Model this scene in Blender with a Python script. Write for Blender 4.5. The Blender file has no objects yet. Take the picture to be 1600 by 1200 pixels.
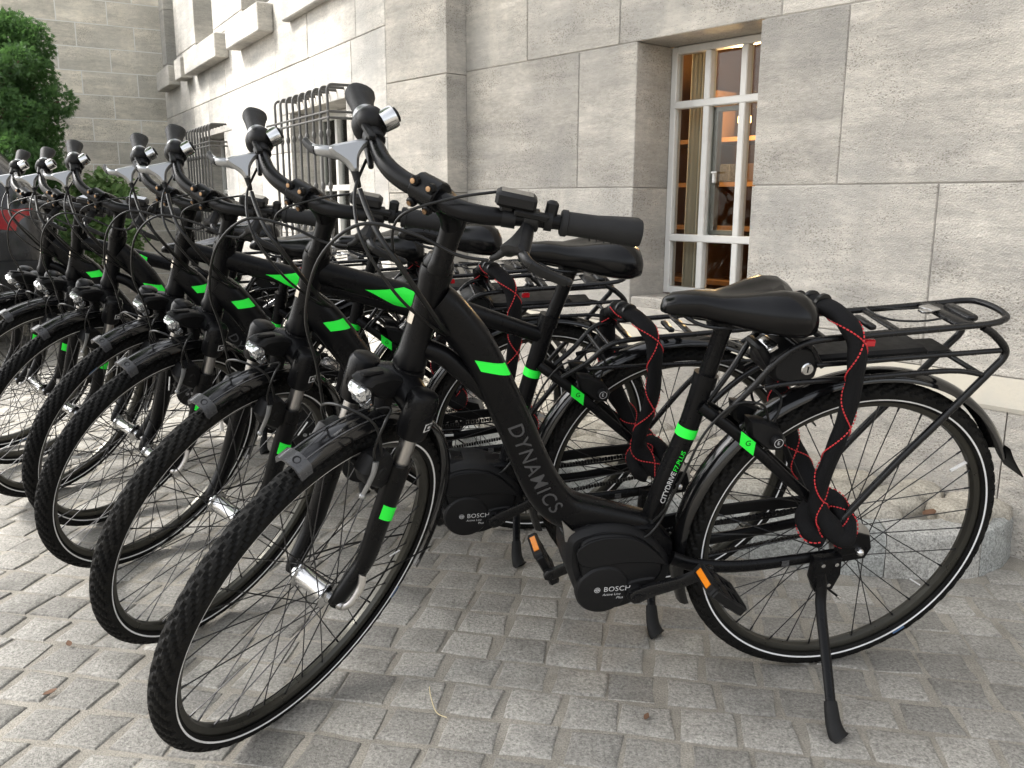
import bpy, bmesh, math, random
from mathutils import Vector, Matrix
R_ = math.radians
scene = bpy.context.scene
COL = scene.collection
# ------------------------------------------------------------------ camera
CAM_F, CAM_T, CAM_R, CAM_H = 1356.0, R_(11.85), 0.003, 1.03
cd = bpy.data.cameras.new('camera'); cam = bpy.data.objects.new('camera', cd); COL.objects.link(cam)
cd.sensor_fit = 'HORIZONTAL'; cd.sensor_width = 36.0; cd.lens = 36.0*CAM_F/1600.0
cd.clip_start = 0.05; cd.clip_end = 2000
_f = Vector((0, math.cos(CAM_T), -math.sin(CAM_T))); _u = Vector((0, math.sin(CAM_T), math.cos(CAM_T))); _r = Vector((1, 0, 0))
_c, _s = math.cos(CAM_R), math.sin(CAM_R)
_X = _r*_c+_u*_s; _Y = -_r*_s+_u*_c; _Z = -_f
cam.matrix_world = Matrix(((_X.x, _Y.x, _Z.x, 0), (_X.y, _Y.y, _Z.y, 0), (_X.z, _Y.z, _Z.z, CAM_H), (0, 0, 0, 1)))
scene.camera = cam
# ------------------------------------------------------------------ light
SUN_EL, SUN_AZ = R_(46), R_(-82)          # azimuth measured from +Y towards +X
w = bpy.data.worlds.new('World'); scene.world = w; w.use_nodes = True
nt = w.node_tree; bgn = nt.nodes['Background']
sky = nt.nodes.new('ShaderNodeTexSky'); sky.sky_type = 'NISHITA'; sky.sun_disc = False
sky.sun_elevation = SUN_EL; sky.sun_rotation = SUN_AZ; sky.dust_density = 4.0; sky.air_density = 1.0; sky.ozone_density = 0.6
hs = nt.nodes.new('ShaderNodeHueSaturation'); hs.inputs['Saturation'].default_value = 0.22
nt.links.new(sky.outputs[0], hs.inputs['Color']); nt.links.new(hs.outputs[0], bgn.inputs['Color'])
bgn.inputs['Strength'].default_value = 0.15
sl = bpy.data.lights.new('sun', 'SUN'); sl.energy = 1.6; sl.angle = R_(9); sl.color = (1.0, 0.965, 0.91)
so = bpy.data.objects.new('sun', sl); COL.objects.link(so)
sdir = Vector((math.sin(SUN_AZ)*math.cos(SUN_EL), math.cos(SUN_AZ)*math.cos(SUN_EL), math.sin(SUN_EL)))
so.rotation_euler = sdir.to_track_quat('Z', 'Y').to_euler(); so.location = sdir*30
vs = scene.view_settings; vs.view_transform = 'Standard'; vs.look = 'None'; vs.gamma = 1; vs.use_curve_mapping = False
vs.exposure = 1.76
cy = scene.cycles; cy.max_bounces = 6; cy.diffuse_bounces = 3; cy.glossy_bounces = 3; cy.transmission_bounces = 4; cy.transparent_max_bounces = 8
# ------------------------------------------------------------------ helpers
def tag(o, label=None, cat=None, group=None, kind=None):
    if label: o['label'] = label
    if cat: o['category'] = cat
    if group: o['group'] = group
    if kind: o['kind'] = kind
    return o
def empty(name, M=None, parent=None):
    o = bpy.data.objects.new(name, None); COL.objects.link(o); o.empty_display_size = 0.1
    if parent: o.parent = parent
    if M is not None: o.matrix_local = M
    return o
def obj(name, mesh, parent=None, M=None):
    o = bpy.data.objects.new(name, mesh); COL.objects.link(o)
    if parent: o.parent = parent
    if M is not None: o.matrix_local = M
    return o
def catmull(P, n=8, closed=False):
    P = [Vector(p) for p in P]; out = []; m = len(P)
    rng = range(m) if closed else range(m-1)
    for i in rng:
        if closed: a, b, c, d = P[(i-1) % m], P[i], P[(i+1) % m], P[(i+2) % m]
        else: a, b, c, d = P[max(i-1, 0)], P[i], P[i+1], P[min(i+2, m-1)]
        for k in range(n):
            t = k/n
            out.append(0.5*((2*b)+(c-a)*t+(2*a-5*b+4*c-d)*t*t+(3*b-a-3*c+d)*t**3))
    if not closed: out.append(P[-1])
    return out
class MB:
    def __init__(s): s.v = []; s.f = []
    def add(s, vs, fs):
        o = len(s.v); s.v += [tuple(v) for v in vs]; s.f += [tuple(i+o for i in f) for f in fs]; return s
    def tube(s, pts, r, seg=10, closed=False, cap=True, rb=None, up=None, power=2.0, rib=0.0):
        """sweep; r along the normal, rb along the binormal (up hint)"""
        P = [Vector(p) for p in pts]; n = len(P)
        rr = r if isinstance(r, (list, tuple)) else [r]*n
        if len(rr) != n: rr = [rr[0]+(rr[-1]-rr[0])*i/(n-1) for i in range(n)]
        rbb = rr if rb is None else (rb if isinstance(rb, (list, tuple)) else [rb]*n)
        if len(rbb) != n: rbb = [rbb[0]+(rbb[-1]-rbb[0])*i/(n-1) for i in range(n)]
        T = []
        for i in range(n):
            if closed: t = P[(i+1) % n]-P[i-1]
            else: t = P[min(i+1, n-1)]-P[max(i-1, 0)]
            T.append(t.normalized() if t.length > 1e-9 else Vector((0, 0, 1)))
        if up is None:
            up = Vector((0, 1, 0)) if abs(T[0].y) < 0.9 else Vector((0, 0, 1))
        b = (Vector(up)-T[0]*Vector(up).dot(T[0])).normalized()
        vs = []
        for i in range(n):
            if i: b = (b-T[i]*b.dot(T[i])).normalized()
            nn = T[i].cross(b)
            for k in range(seg):
                a = 2*math.pi*k/seg; ca, sa = math.cos(a), math.sin(a)
                if power != 2.0:
                    q = (abs(ca)**power+abs(sa)**power)**(-1/power); ca *= q; sa *= q
                if rib and k % 2: ca *= 1-rib; sa *= 1-rib
                vs.append(P[i]+b*(rbb[i]*ca)+nn*(rr[i]*sa))
        fs = []
        m = n if closed else n-1
        for i in range(m):
            j = (i+1) % n
            for k in range(seg):
                l = (k+1) % seg
                fs.append((i*seg+k, i*seg+l, j*seg+l, j*seg+k))
        if cap and not closed:
            fs.append(tuple(range(seg))[::-1]); fs.append(tuple((n-1)*seg+k for k in range(seg)))
        return s.add(vs, fs)
    def box(s, c, size, M=None, ch=0.0):
        x, y, z = size[0]/2, size[1]/2, size[2]/2; C = Vector(c)
        if ch <= 0:
            vs = [Vector((sx*x, sy*y, sz*z)) for sx in (-1, 1) for sy in (-1, 1) for sz in (-1, 1)]
            fs = [(0, 1, 3, 2), (4, 6, 7, 5), (0, 4, 5, 1), (2, 3, 7, 6), (0, 2, 6, 4), (1, 5, 7, 3)]
        else:
            rings = []
            for zz, ins in ((-z, ch), (-z+ch, 0), (z-ch, 0), (z, ch)):
                X, Y = x-ins, y-ins; k = ch*0.9
                rings.append([Vector(p) for p in ((X-k, -Y, zz), (X, -Y+k, zz), (X, Y-k, zz), (X-k, Y, zz), (-X+k, Y, zz), (-X, Y-k, zz), (-X, -Y+k, zz), (-X+k, -Y, zz))])
            vs = [p for r in rings for p in r]
            fs = [(i*8+k, i*8+(k+1) % 8, (i+1)*8+(k+1) % 8, (i+1)*8+k) for i in range(3) for k in range(8)]
            fs += [tuple(range(8))[::-1], tuple(24+k for k in range(8))]
        if M is not None: vs = [M @ v for v in vs]
        return s.add([v+C for v in vs], fs)
    def bar(s, a, b, w, h, up=(0, 0, 1)):
        a, b = Vector(a), Vector(b); t = (b-a).normalized(); n = t.cross(Vector(up)).normalized(); u = n.cross(t)
        vs = [p+n*(sx*w/2)+u*(sz*h/2) for p in (a, b) for sx, sz in ((-1, -1), (1, -1), (1, 1), (-1, 1))]
        return s.add(vs, [(0, 3, 2, 1), (4, 5, 6, 7), (0, 1, 5, 4), (1, 2, 6, 5), (2, 3, 7, 6), (3, 0, 4, 7)])
    def lathe(s, prof, o=(0, 0, 0), axis=(0, 1, 0), seg=24, cap=True):
        """prof: (axial, radius)"""
        ax = Vector(axis).normalized(); h = Vector((0, 0, 1)) if abs(ax.z) < 0.9 else Vector((1, 0, 0))
        e1 = ax.cross(h).normalized(); e2 = ax.cross(e1); O = Vector(o); vs = []
        for a, r in prof:
            for k in range(seg):
                t = 2*math.pi*k/seg; vs.append(O+ax*a+e1*(r*math.cos(t))+e2*(r*math.sin(t)))
        n = len(prof)
        fs = [(i*seg+k, (i+1)*seg+k, (i+1)*seg+(k+1) % seg, i*seg+(k+1) % seg) for i in range(n-1) for k in range(seg)]
        if cap: fs += [tuple(range(seg)), tuple((n-1)*seg+k for k in range(seg))[::-1]]
        return s.add(vs, fs)
    def ring(s, prof, o=(0, 0, 0), seg=96, a0=0, a1=None):
        """closed profile (y, r) revolved round the y axis in the xz plane"""
        O = Vector(o); n = len(prof); vs = []
        full = a1 is None; m = seg if full else seg+1
        for k in range(m):
            t = 2*math.pi*k/seg if full else a0+(a1-a0)*k/seg
            for y, r in prof: vs.append(O+Vector((r*math.cos(t), y, r*math.sin(t))))
        fs = []
        for k in range(seg):
            k2 = (k+1) % m
            for i in range(n):
                j = (i+1) % n; fs.append((k*n+i, k2*n+i, k2*n+j, k*n+j))
        if not full: fs += [tuple(range(n)), tuple((m-1)*n+i for i in range(n))[::-1]]
        return s.add(vs, fs)
    def prism(s, poly, y0, y1, bev=0.0, M=None):
        """poly of (x,z), counter-clockwise or not; extruded along y with bevelled edges"""
        n = len(poly); P = [Vector((p[0], p[1])) for p in poly]
        area = sum(P[i].x*P[(i+1) % n].y-P[(i+1) % n].x*P[i].y for i in range(n))
        if area < 0: P.reverse()
        def inset(d):
            out = []
            for i in range(n):
                e1 = (P[i]-P[i-1]).normalized(); e2 = (P[(i+1) % n]-P[i]).normalized()
                n1 = Vector((-e1.y, e1.x)); n2 = Vector((-e2.y, e2.x)); m = (n1+n2)
                m = m/max(m.length_squared, 0.3)*2 if m.length > 1e-6 else n1
                out.append(P[i]+m*d)
            return out
        if bev > 0: rings = [(y0, bev), (y0+bev, bev*0.3), (y0+bev*1.6, 0), (y1-bev*1.6, 0), (y1-bev, bev*0.3), (y1, bev)]
        else: rings = [(y0, 0), (y1, 0)]
        vs = []
        for y, d in rings:
            for p in inset(d): vs.append(Vector((p.x, y, p.y)))
        m = len(rings)
        fs = [(i*n+k, (i+1)*n+k, (i+1)*n+(k+1) % n, i*n+(k+1) % n) for i in range(m-1) for k in range(n)]
        fs += [tuple(range(n)), tuple((m-1)*n+k for k in range(n))[::-1]]
        if M is not None: vs = [M @ v for v in vs]
        return s.add(vs, fs)
    def loft(s, rings, cap=True, closed_ring=True):
        n = len(rings[0]); m = len(rings); vs = [p for r in rings for p in r]
        kk = n if closed_ring else n-1
        fs = [(i*n+k, i*n+(k+1) % n, (i+1)*n+(k+1) % n, (i+1)*n+k) for i in range(m-1) for k in range(kk)]
        if cap: fs += [tuple(range(n))[::-1], tuple((m-1)*n+k for k in range(n))]
        return s.add(vs, fs)
    def ball(s, c, r, seg=12, rings=8):
        C = Vector(c); rx, ry, rz = (r, r, r) if not isinstance(r, (tuple, list)) else r
        R = []
        for i in range(1, rings):
            p = math.pi*i/rings
            R.append([C+Vector((rx*math.sin(p)*math.cos(2*math.pi*k/seg), ry*math.sin(p)*math.sin(2*math.pi*k/seg), rz*math.cos(p))) for k in range(seg)])
        return s.loft(R)
    def mesh(s, name, mat, smooth=True, ang=40):
        me = bpy.data.meshes.new(name); me.from_pydata(s.v, [], s.f)
        bm = bmesh.new(); bm.from_mesh(me); bmesh.ops.recalc_face_normals(bm, faces=bm.faces); bm.to_mesh(me); bm.free()
        if smooth:
            me.polygons.foreach_set('use_smooth', [True]*len(me.polygons)); me.set_sharp_from_angle(angle=R_(ang))
        me.materials.append(mat); me.update(); return me
# ------------------------------------------------------------------ materials
def mat_new(name):
    m = bpy.data.materials.new(name); m.use_nodes = True; n = m.node_tree
    return m, n, n.nodes['Principled BSDF']
def N(nt, t, **kw):
    n = nt.nodes.new('ShaderNode'+t)
    for k, v in kw.items():
        if k in n.inputs: n.inputs[k].default_value = v
        else: setattr(n, k, v)
    return n
def ramp(nt, fac, stops, interp='LINEAR'):
    r = nt.nodes.new('ShaderNodeValToRGB'); r.color_ramp.interpolation = interp
    e = r.color_ramp.elements
    while len(e) < len(stops): e.new(0.5)
    for i, (p, c) in enumerate(stops):
        e[i].position = p; e[i].color = (c[0], c[1], c[2], 1) if not isinstance(c, (int, float)) else (c, c, c, 1)
    nt.links.new(fac, r.inputs[0]); return r.outputs[0]
def math_(nt, op, a, b=None):
    n = nt.nodes.new('ShaderNodeMath'); n.operation = op
    for i, x in enumerate((a, b)):
        if x is None: continue
        if isinstance(x, (int, float)): n.inputs[i].default_value = x
        else: nt.links.new(x, n.inputs[i])
    return n.outputs[0]
def mixc(nt, fac, a, b, mode='MIX'):
    n = nt.nodes.new('ShaderNodeMix'); n.data_type = 'RGBA'; n.blend_type = mode
    for sock, x in ((n.inputs[0], fac), (n.inputs[6], a), (n.inputs[7], b)):
        if isinstance(x, (int, float)): sock.default_value = x
        elif isinstance(x, tuple): sock.default_value = (x[0], x[1], x[2], 1)
        else: nt.links.new(x, sock)
    return n.outputs[2]
def bump(nt, bs, h, strength=0.4, dist=0.004):
    b = nt.nodes.new('ShaderNodeBump'); b.inputs['Strength'].default_value = strength; b.inputs['Distance'].default_value = dist
    nt.links.new(h, b.inputs['Height']); nt.links.new(b.outputs[0], bs.inputs['Normal'])
def simple(name, col, rough=0.5, metal=0.0, wear=0.0, wscale=60, coat=0.0, bmp=0.0, bscale=300, dust=None, spec=None):
    m, n, bs = mat_new(name)
    bs.inputs['Base Color'].default_value = (*col, 1); bs.inputs['Roughness'].default_value = rough; bs.inputs['Metallic'].default_value = metal
    if coat: bs.inputs['Coat Weight'].default_value = coat; bs.inputs['Coat Roughness'].default_value = 0.08
    if spec is not None: bs.inputs['Specular IOR Level'].default_value = spec
    tc = N(n, 'TexCoord')
    if wear:
        no = N(n, 'TexNoise', Scale=wscale, Detail=4.0); n.links.new(tc.outputs['Object'], no.inputs['Vector'])
        rr = ramp(n, no.outputs[0], [(0.3, max(rough-wear, 0.03)), (0.75, min(rough+wear, 1))]); n.links.new(rr, bs.inputs['Roughness'])
        if dust:
            no2 = N(n, 'TexNoise', Scale=wscale*0.35, Detail=6.0, Roughness=0.7); n.links.new(tc.outputs['Object'], no2.inputs['Vector'])
            f = ramp(n, no2.outputs[0], [(0.5, 0.0), (0.78, dust[3])])
            n.links.new(mixc(n, f, col, dust[:3]), bs.inputs['Base Color'])
    if bmp:
        nb = N(n, 'TexNoise', Scale=bscale, Detail=2.0); n.links.new(tc.outputs['Object'], nb.inputs['Vector']); bump(n, bs, nb.outputs[0], bmp, 0.002)
    return m
MT = {}
MT['frame'] = simple('satin_black_paint', (0.0038, 0.0038, 0.0043), 0.30, wear=0.07, wscale=25, dust=(0.014, 0.0135, 0.0125, 0.25), spec=0.14)
MT['plastic'] = simple('black_plastic', (0.006, 0.006, 0.0065), 0.46, wear=0.08, bmp=0.12, bscale=900, dust=(0.03, 0.029, 0.027, 0.25), spec=0.22)
MT['motor'] = simple('dark_motor_plastic', (0.007, 0.007, 0.0075), 0.5, wear=0.08, bmp=0.15, bscale=1200, spec=0.22)
MT['gloss'] = simple('glossy_black_mudguard', (0.005, 0.005, 0.0055), 0.13, wear=0.02, wscale=8, dust=(0.03, 0.028, 0.025, 0.12), spec=0.55)
MT['rubber'] = simple('black_rubber', (0.009, 0.009, 0.009), 0.62, wear=0.08, bmp=0.15, bscale=700, spec=0.22)
MT['grip'] = simple('grip_rubber', (0.011, 0.011, 0.0115), 0.6, wear=0.06, bmp=0.25, bscale=1500, spec=0.25)
MT['saddle'] = simple('black_saddle_vinyl', (0.0022, 0.0022, 0.0026), 0.22, spec=0.24)
MT['rim'] = simple('dark_anodised_rim', (0.06, 0.058, 0.05), 0.36, 0.75, wear=0.1, wscale=40)
MT['spoke'] = simple('black_spoke', (0.012, 0.012, 0.013), 0.35, 0.4)
MT['silver'] = simple('polished_alloy', (0.60, 0.60, 0.60), 0.24, 1.0, wear=0.05, wscale=50)
MT['dull'] = simple('brushed_steel', (0.42, 0.41, 0.40), 0.35, 1.0, wear=0.1, wscale=90)
MT['levergrey'] = simple('silver_lever_paint', (0.30, 0.305, 0.31), 0.3, 0.7)
MT['steelblack'] = simple('black_coated_steel', (0.006, 0.006, 0.0065), 0.28, wear=0.06, wscale=40, spec=0.3)
MT['green'] = simple('neon_green_decal', (0.015, 0.92, 0.05), 0.5, wear=0.06, wscale=30)
MT['letter'] = simple('grey_lettering', (0.042, 0.042, 0.044), 0.45)
MT['letterw'] = simple('pale_lettering', (0.55, 0.55, 0.55), 0.5)
MT['stripe'] = simple('reflective_tyre_stripe', (0.78, 0.78, 0.78), 0.4, wear=0.1, wscale=30, dust=(0.3, 0.28, 0.25, 0.7))
MT['cable'] = simple('black_cable', (0.006, 0.006, 0.006), 0.3, spec=0.3)
MT['orange'] = simple('orange_reflector', (0.75, 0.22, 0.01), 0.25, coat=0.6)
MT['red'] = simple('red_plastic', (0.5, 0.012, 0.02), 0.25, coat=0.5)
MT['stitch'] = simple('red_stitching', (0.55, 0.03, 0.035), 0.75)
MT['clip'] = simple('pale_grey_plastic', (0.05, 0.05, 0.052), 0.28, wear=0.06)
MT['white'] = simple('white_plastic', (0.72, 0.71, 0.69), 0.45, wear=0.08)
MT['brass'] = simple('gold_bolt', (0.30, 0.19, 0.11), 0.35, 1.0)
MT['badge'] = simple('pewter_badge', (0.42, 0.38, 0.32), 0.35, 0.8)
MT['carred'] = simple('dark_red_lamp', (0.20, 0.008, 0.012), 0.2, coat=0.4)
MT['blue'] = simple('blue_tyre_mark', (0.05, 0.11, 0.22), 0.5)
def sleeve_mat():
    m, n, bs = mat_new('black_woven_sleeve'); bs.inputs['Roughness'].default_value = 0.75; bs.inputs['Specular IOR Level'].default_value = 0.15
    tc = N(n, 'TexCoord'); wv = N(n, 'TexNoise', Scale=900.0, Detail=2.0); n.links.new(tc.outputs['Object'], wv.inputs['Vector'])
    n.links.new(ramp(n, wv.outputs[0], [(0.35, (0.003, 0.003, 0.0035)), (0.7, (0.011, 0.011, 0.012))]), bs.inputs['Base Color'])
    bump(n, bs, wv.outputs[0], 0.5, 0.002); return m
MT['sleeve'] = sleeve_mat()
def lens_mat():
    m, n, bs = mat_new('headlamp_glass'); bs.inputs['Base Color'].default_value = (0.6, 0.61, 0.62, 1); bs.inputs['Metallic'].default_value = 0.8; bs.inputs['Roughness'].default_value = 0.08
    tc = N(n, 'TexCoord'); v = N(n, 'TexVoronoi', Scale=110.0); n.links.new(tc.outputs['Object'], v.inputs['Vector']); bump(n, bs, v.outputs[0], 0.45, 0.003)
    bs.inputs['Coat Weight'].default_value = 1.0; return m
MT['lens'] = lens_mat()
def tyre_mat():
    m, n, bs = mat_new('tyre_rubber'); tc = N(n, 'TexCoord'); oi = N(n, 'ObjectInfo')
    no = N(n, 'TexNoise', Scale=14.0, Detail=7.0, Roughness=0.7); n.links.new(tc.outputs['Object'], no.inputs['Vector'])
    f = ramp(n, no.outputs[0], [(0.38, 0.0), (0.75, 0.8)])
    f = math_(n, 'MULTIPLY', f, math_(n, 'ADD', math_(n, 'MULTIPLY', oi.outputs['Random'], 0.5), 0.04))
    n.links.new(mixc(n, f, (0.0045, 0.0045, 0.0045), (0.035, 0.032, 0.027)), bs.inputs['Base Color'])
    bs.inputs['Roughness'].default_value = 0.66; bs.inputs['Specular IOR Level'].default_value = 0.12
    nb = N(n, 'TexNoise', Scale=500.0); n.links.new(tc.outputs['Object'], nb.inputs['Vector']); bump(n, bs, nb.outputs[0], 0.2, 0.001)
    return m
MT['tyre'] = tyre_mat()
# ------------------------------------------------------------------ setting materials
def stone_mat(name, tint=(1, 1, 1), joint_lines=True, scale=1.0, pit=1.0):
    m, n, bs = mat_new(name); tc = N(n, 'TexCoord'); oi = N(n, 'ObjectInfo')
    off = N(n, 'CombineXYZ'); mul = math_(n, 'MULTIPLY', oi.outputs['Random'], 37.0)
    for k in range(3): n.links.new(mul, off.inputs[k])
    va = N(n, 'VectorMath'); va.operation = 'ADD'; n.links.new(tc.outputs['Object'], va.inputs[0]); n.links.new(off.outputs[0], va.inputs[1])
    V = va.outputs[0]
    mp = N(n, 'Mapping'); mp.inputs['Scale'].default_value = (1.3*scale, 1.3*scale, 8.0*scale); n.links.new(V, mp.inputs[0])
    mp.inputs['Rotation'].default_value = (0, R_(-3), 0)
    band = N(n, 'TexNoise', Scale=1.6, Detail=5.0, Roughness=0.62, Distortion=0.5); n.links.new(mp.outputs[0], band.inputs['Vector'])
    mp2 = N(n, 'Mapping'); mp2.inputs['Scale'].default_value = (9*scale, 9*scale, 26.0*scale); n.links.new(V, mp2.inputs[0])
    fine = N(n, 'TexNoise', Scale=3.0, Detail=4.0, Roughness=0.7); n.links.new(mp2.outputs[0], fine.inputs['Vector'])
    big = N(n, 'TexNoise', Scale=1.7*scale, Detail=4.0, Roughness=0.6); n.links.new(V, big.inputs['Vector'])
    t = tint
    def c(r, g, b): return (r*t[0], g*t[1], b*t[2])
    col = ramp(n, band.outputs[0], [(0.30, c(0.22, 0.214, 0.204)), (0.43, c(0.335, 0.322, 0.30)), (0.56, c(0.46, 0.437, 0.402)), (0.68, c(0.62, 0.593, 0.55))])
    col = mixc(n, 0.5, col, ramp(n, fine.outputs[0], [(0.32, c(0.29, 0.28, 0.263)), (0.5, c(0.41, 0.392, 0.362)), (0.68, c(0.54, 0.515, 0.472))]))
    col = mixc(n, ramp(n, big.outputs[0], [(0.45, 0.0), (0.68, 0.7)]), col, c(0.27, 0.268, 0.262))
    # rain streaks and soiling that run over the whole facade
    ge = N(n, 'NewGeometry'); mp4 = N(n, 'Mapping'); mp4.inputs['Scale'].default_value = (2.2, 2.2, 0.55); n.links.new(ge.outputs['Position'], mp4.inputs[0])
    so1 = N(n, 'TexNoise', Scale=1.5, Detail=5.0, Roughness=0.62); n.links.new(mp4.outputs[0], so1.inputs['Vector'])
    col = mixc(n, ramp(n, so1.outputs[0], [(0.46, 0.0), (0.72, 0.42)]), col, c(0.23, 0.225, 0.215))
    col = mixc(n, ramp(n, so1.outputs[0], [(0.28, 0.35), (0.42, 0.0)]), col, c(0.58, 0.55, 0.49))
    # per-block tone
    hv = N(n, 'HueSaturation'); n.links.new(col, hv.inputs['Color'])
    n.links.new(math_(n, 'ADD', math_(n, 'MULTIPLY', oi.outputs['Random'], 0.26), 0.87), hv.inputs['Value']); col = hv.outputs[0]
    # travertine pits, gathered in patches
    mp3 = N(n, 'Mapping'); mp3.inputs['Scale'].default_value = (1.0, 1.0, 1.7); n.links.new(V, mp3.inputs[0])
    vo = N(n, 'TexVoronoi', Scale=84.0*scale); vo.inputs['Randomness'].default_value = 1.0; n.links.new(mp3.outputs[0], vo.inputs['Vector'])
    vo2 = N(n, 'TexVoronoi', Scale=185.0*scale); n.links.new(mp3.outputs[0], vo2.inputs['Vector'])
    msk = N(n, 'TexNoise', Scale=4.5*scale, Detail=3.0); n.links.new(mp3.outputs[0], msk.inputs['Vector'])
    thr = ramp(n, msk.outputs[0], [(0.36, 0.10), (0.66, 0.46*pit)])
    p1 = math_(n, 'LESS_THAN', vo.outputs['Distance'], math_(n, 'MULTIPLY', thr, 0.75))
    p2 = math_(n, 'LESS_THAN', vo2.outputs['Distance'], math_(n, 'MULTIPLY', thr, 0.8))
    pits = math_(n, 'MAXIMUM', p1, math_(n, 'MULTIPLY', p2, 0.7))
    col = mixc(n, math_(n, 'MULTIPLY', pits, 0.6), col, c(0.15, 0.138, 0.12))
    n.links.new(col, bs.inputs['Base Color']); bs.inputs['Roughness'].default_value = 0.86; bs.inputs['Specular IOR Level'].default_value = 0.25
    gr = N(n, 'TexNoise', Scale=190.0*scale, Detail=2.0); n.links.new(V, gr.inputs['Vector'])
    h = math_(n, 'SUBTRACT', math_(n, 'MULTIPLY', gr.outputs[0], 0.9), math_(n, 'MULTIPLY', p1, 0.9))
    bump(n, bs, h, 0.8, 0.008)
    return m
MT['stone'] = stone_mat('travertine_stone', (1.2, 1.168, 1.118))
MT['stonepale'] = stone_mat('pale_travertine_stone', (1.3, 1.29, 1.27), pit=0.8)
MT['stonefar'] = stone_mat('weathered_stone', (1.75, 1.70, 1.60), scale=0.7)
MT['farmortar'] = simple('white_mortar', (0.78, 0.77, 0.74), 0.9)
MT['mortar'] = simple('pale_mortar', (0.36, 0.34, 0.31), 0.92, bmp=0.4, bscale=200)
def granite_mat(name, cols, speck=1.0, island=True):
    m, n, bs = mat_new(name); tc = N(n, 'TexCoord'); oi = N(n, 'ObjectInfo'); ge = N(n, 'NewGeometry')
    rnd = math_(n, 'FRACT', math_(n, 'ADD', math_(n, 'MULTIPLY', oi.outputs['Random'], 7.31), math_(n, 'MULTIPLY', ge.outputs['Random Per Island'], 5.17)))
    P = ge.outputs['Position']
    sp = N(n, 'TexVoronoi', Scale=330.0); n.links.new(P, sp.inputs['Vector'])
    gz = N(n, 'TexNoise', Scale=130.0, Detail=3.0, Roughness=0.75); n.links.new(P, gz.inputs['Vector'])
    st = N(n, 'TexNoise', Scale=9.0, Detail=4.0, Roughness=0.65); n.links.new(P, st.inputs['Vector'])
    base = ramp(n, rnd, [(0.0, cols[0]), (0.35, cols[1]), (0.7, cols[2]), (1.0, cols[3])])
    g = ramp(n, gz.outputs[0], [(0.32, 0.55), (0.5, 0.98), (0.68, 1.32)])
    col = mixc(n, 1.0, base, g, 'MULTIPLY')
    grains = ramp(n, sp.outputs['Color'], [(0.0, 0.55), (0.45, 1.0), (0.93, 1.25), (1.0, 2.0)])
    col = mixc(n, 0.55*speck, col, mixc(n, 1.0, col, grains, 'MULTIPLY'))
    col = mixc(n, ramp(n, st.outputs[0], [(0.48, 0.0), (0.75, 0.55)]), col, (0.11, 0.105, 0.093))
    n.links.new(col, bs.inputs['Base Color']); bs.inputs['Roughness'].default_value = 0.75; bs.inputs['Specular IOR Level'].default_value = 0.3
    bump(n, bs, gz.outputs[0], 0.6, 0.006)
    return m
MT['sett'] = granite_mat('granite_sett', ((0.215, 0.205, 0.185), (0.262, 0.25, 0.226), (0.30, 0.286, 0.258), (0.345, 0.33, 0.298)))
MT['kerb'] = granite_mat('granite_kerb', ((0.33, 0.34, 0.325), (0.36, 0.365, 0.345), (0.38, 0.38, 0.355), (0.41, 0.40, 0.37)), 1.6)
MT['cobble'] = granite_mat('pale_cobble', ((0.36, 0.33, 0.28), (0.44, 0.41, 0.35), (0.40, 0.36, 0.29), (0.50, 0.47, 0.41)), 0.5)
def sand_mat():
    m, n, bs = mat_new('sandy_joint'); ge = N(n, 'NewGeometry'); P = ge.outputs['Position']
    a = N(n, 'TexNoise', Scale=6.0, Detail=8.0, Roughness=0.7); n.links.new(P, a.inputs['Vector'])
    b = N(n, 'TexNoise', Scale=260.0, Detail=3.0); n.links.new(P, b.inputs['Vector'])
    col = ramp(n, a.outputs[0], [(0.3, (0.19, 0.175, 0.148)), (0.55, (0.29, 0.268, 0.228)), (0.75, (0.36, 0.338, 0.295))])
    col = mixc(n, 0.5, col, mixc(n, 1.0, col, ramp(n, b.outputs[0], [(0.3, 0.4), (0.7, 1.5)]), 'MULTIPLY'))
    n.links.new(col, bs.inputs['Base Color']); bs.inputs['Roughness'].default_value = 0.95; bump(n, bs, b.outputs[0], 0.6, 0.004); return m
MT['sand'] = sand_mat()
MT['wframe'] = simple('white_window_paint', (0.66, 0.65, 0.62), 0.42, wear=0.1, wscale=20, dust=(0.45, 0.43, 0.40, 0.5))
MT['sash'] = simple('weathered_sash_paint', (0.16, 0.15, 0.14), 0.6, wear=0.1, wscale=20, dust=(0.1, 0.08, 0.06, 0.8))
MT['iron'] = simple('grey_wrought_iron', (0.085, 0.083, 0.08), 0.55, 0.3, wear=0.1, wscale=40)
MT['dark'] = simple('dark_interior', (0.05, 0.045, 0.04), 0.8)
MT['wood'] = simple('brown_wood', (0.19, 0.105, 0.05), 0.45, wear=0.1, wscale=12, dust=(0.05, 0.025, 0.012, 0.8))
MT['curtain'] = simple('cream_curtain', (0.50, 0.47, 0.40), 0.9, bmp=0.2, bscale=200)
MT['carpaint'] = simple('dark_car_paint', (0.010, 0.010, 0.011), 0.25, coat=0.3, wear=0.04, wscale=8)
MT['carglass'] = simple('tinted_car_glass', (0.02, 0.022, 0.025), 0.05, coat=0.5)
MT['leaf_litter'] = simple('dry_leaf', (0.13, 0.065, 0.034), 0.8, wear=0.1)
MT['straw'] = simple('dry_straw', (0.55, 0.47, 0.28), 0.8)
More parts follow.
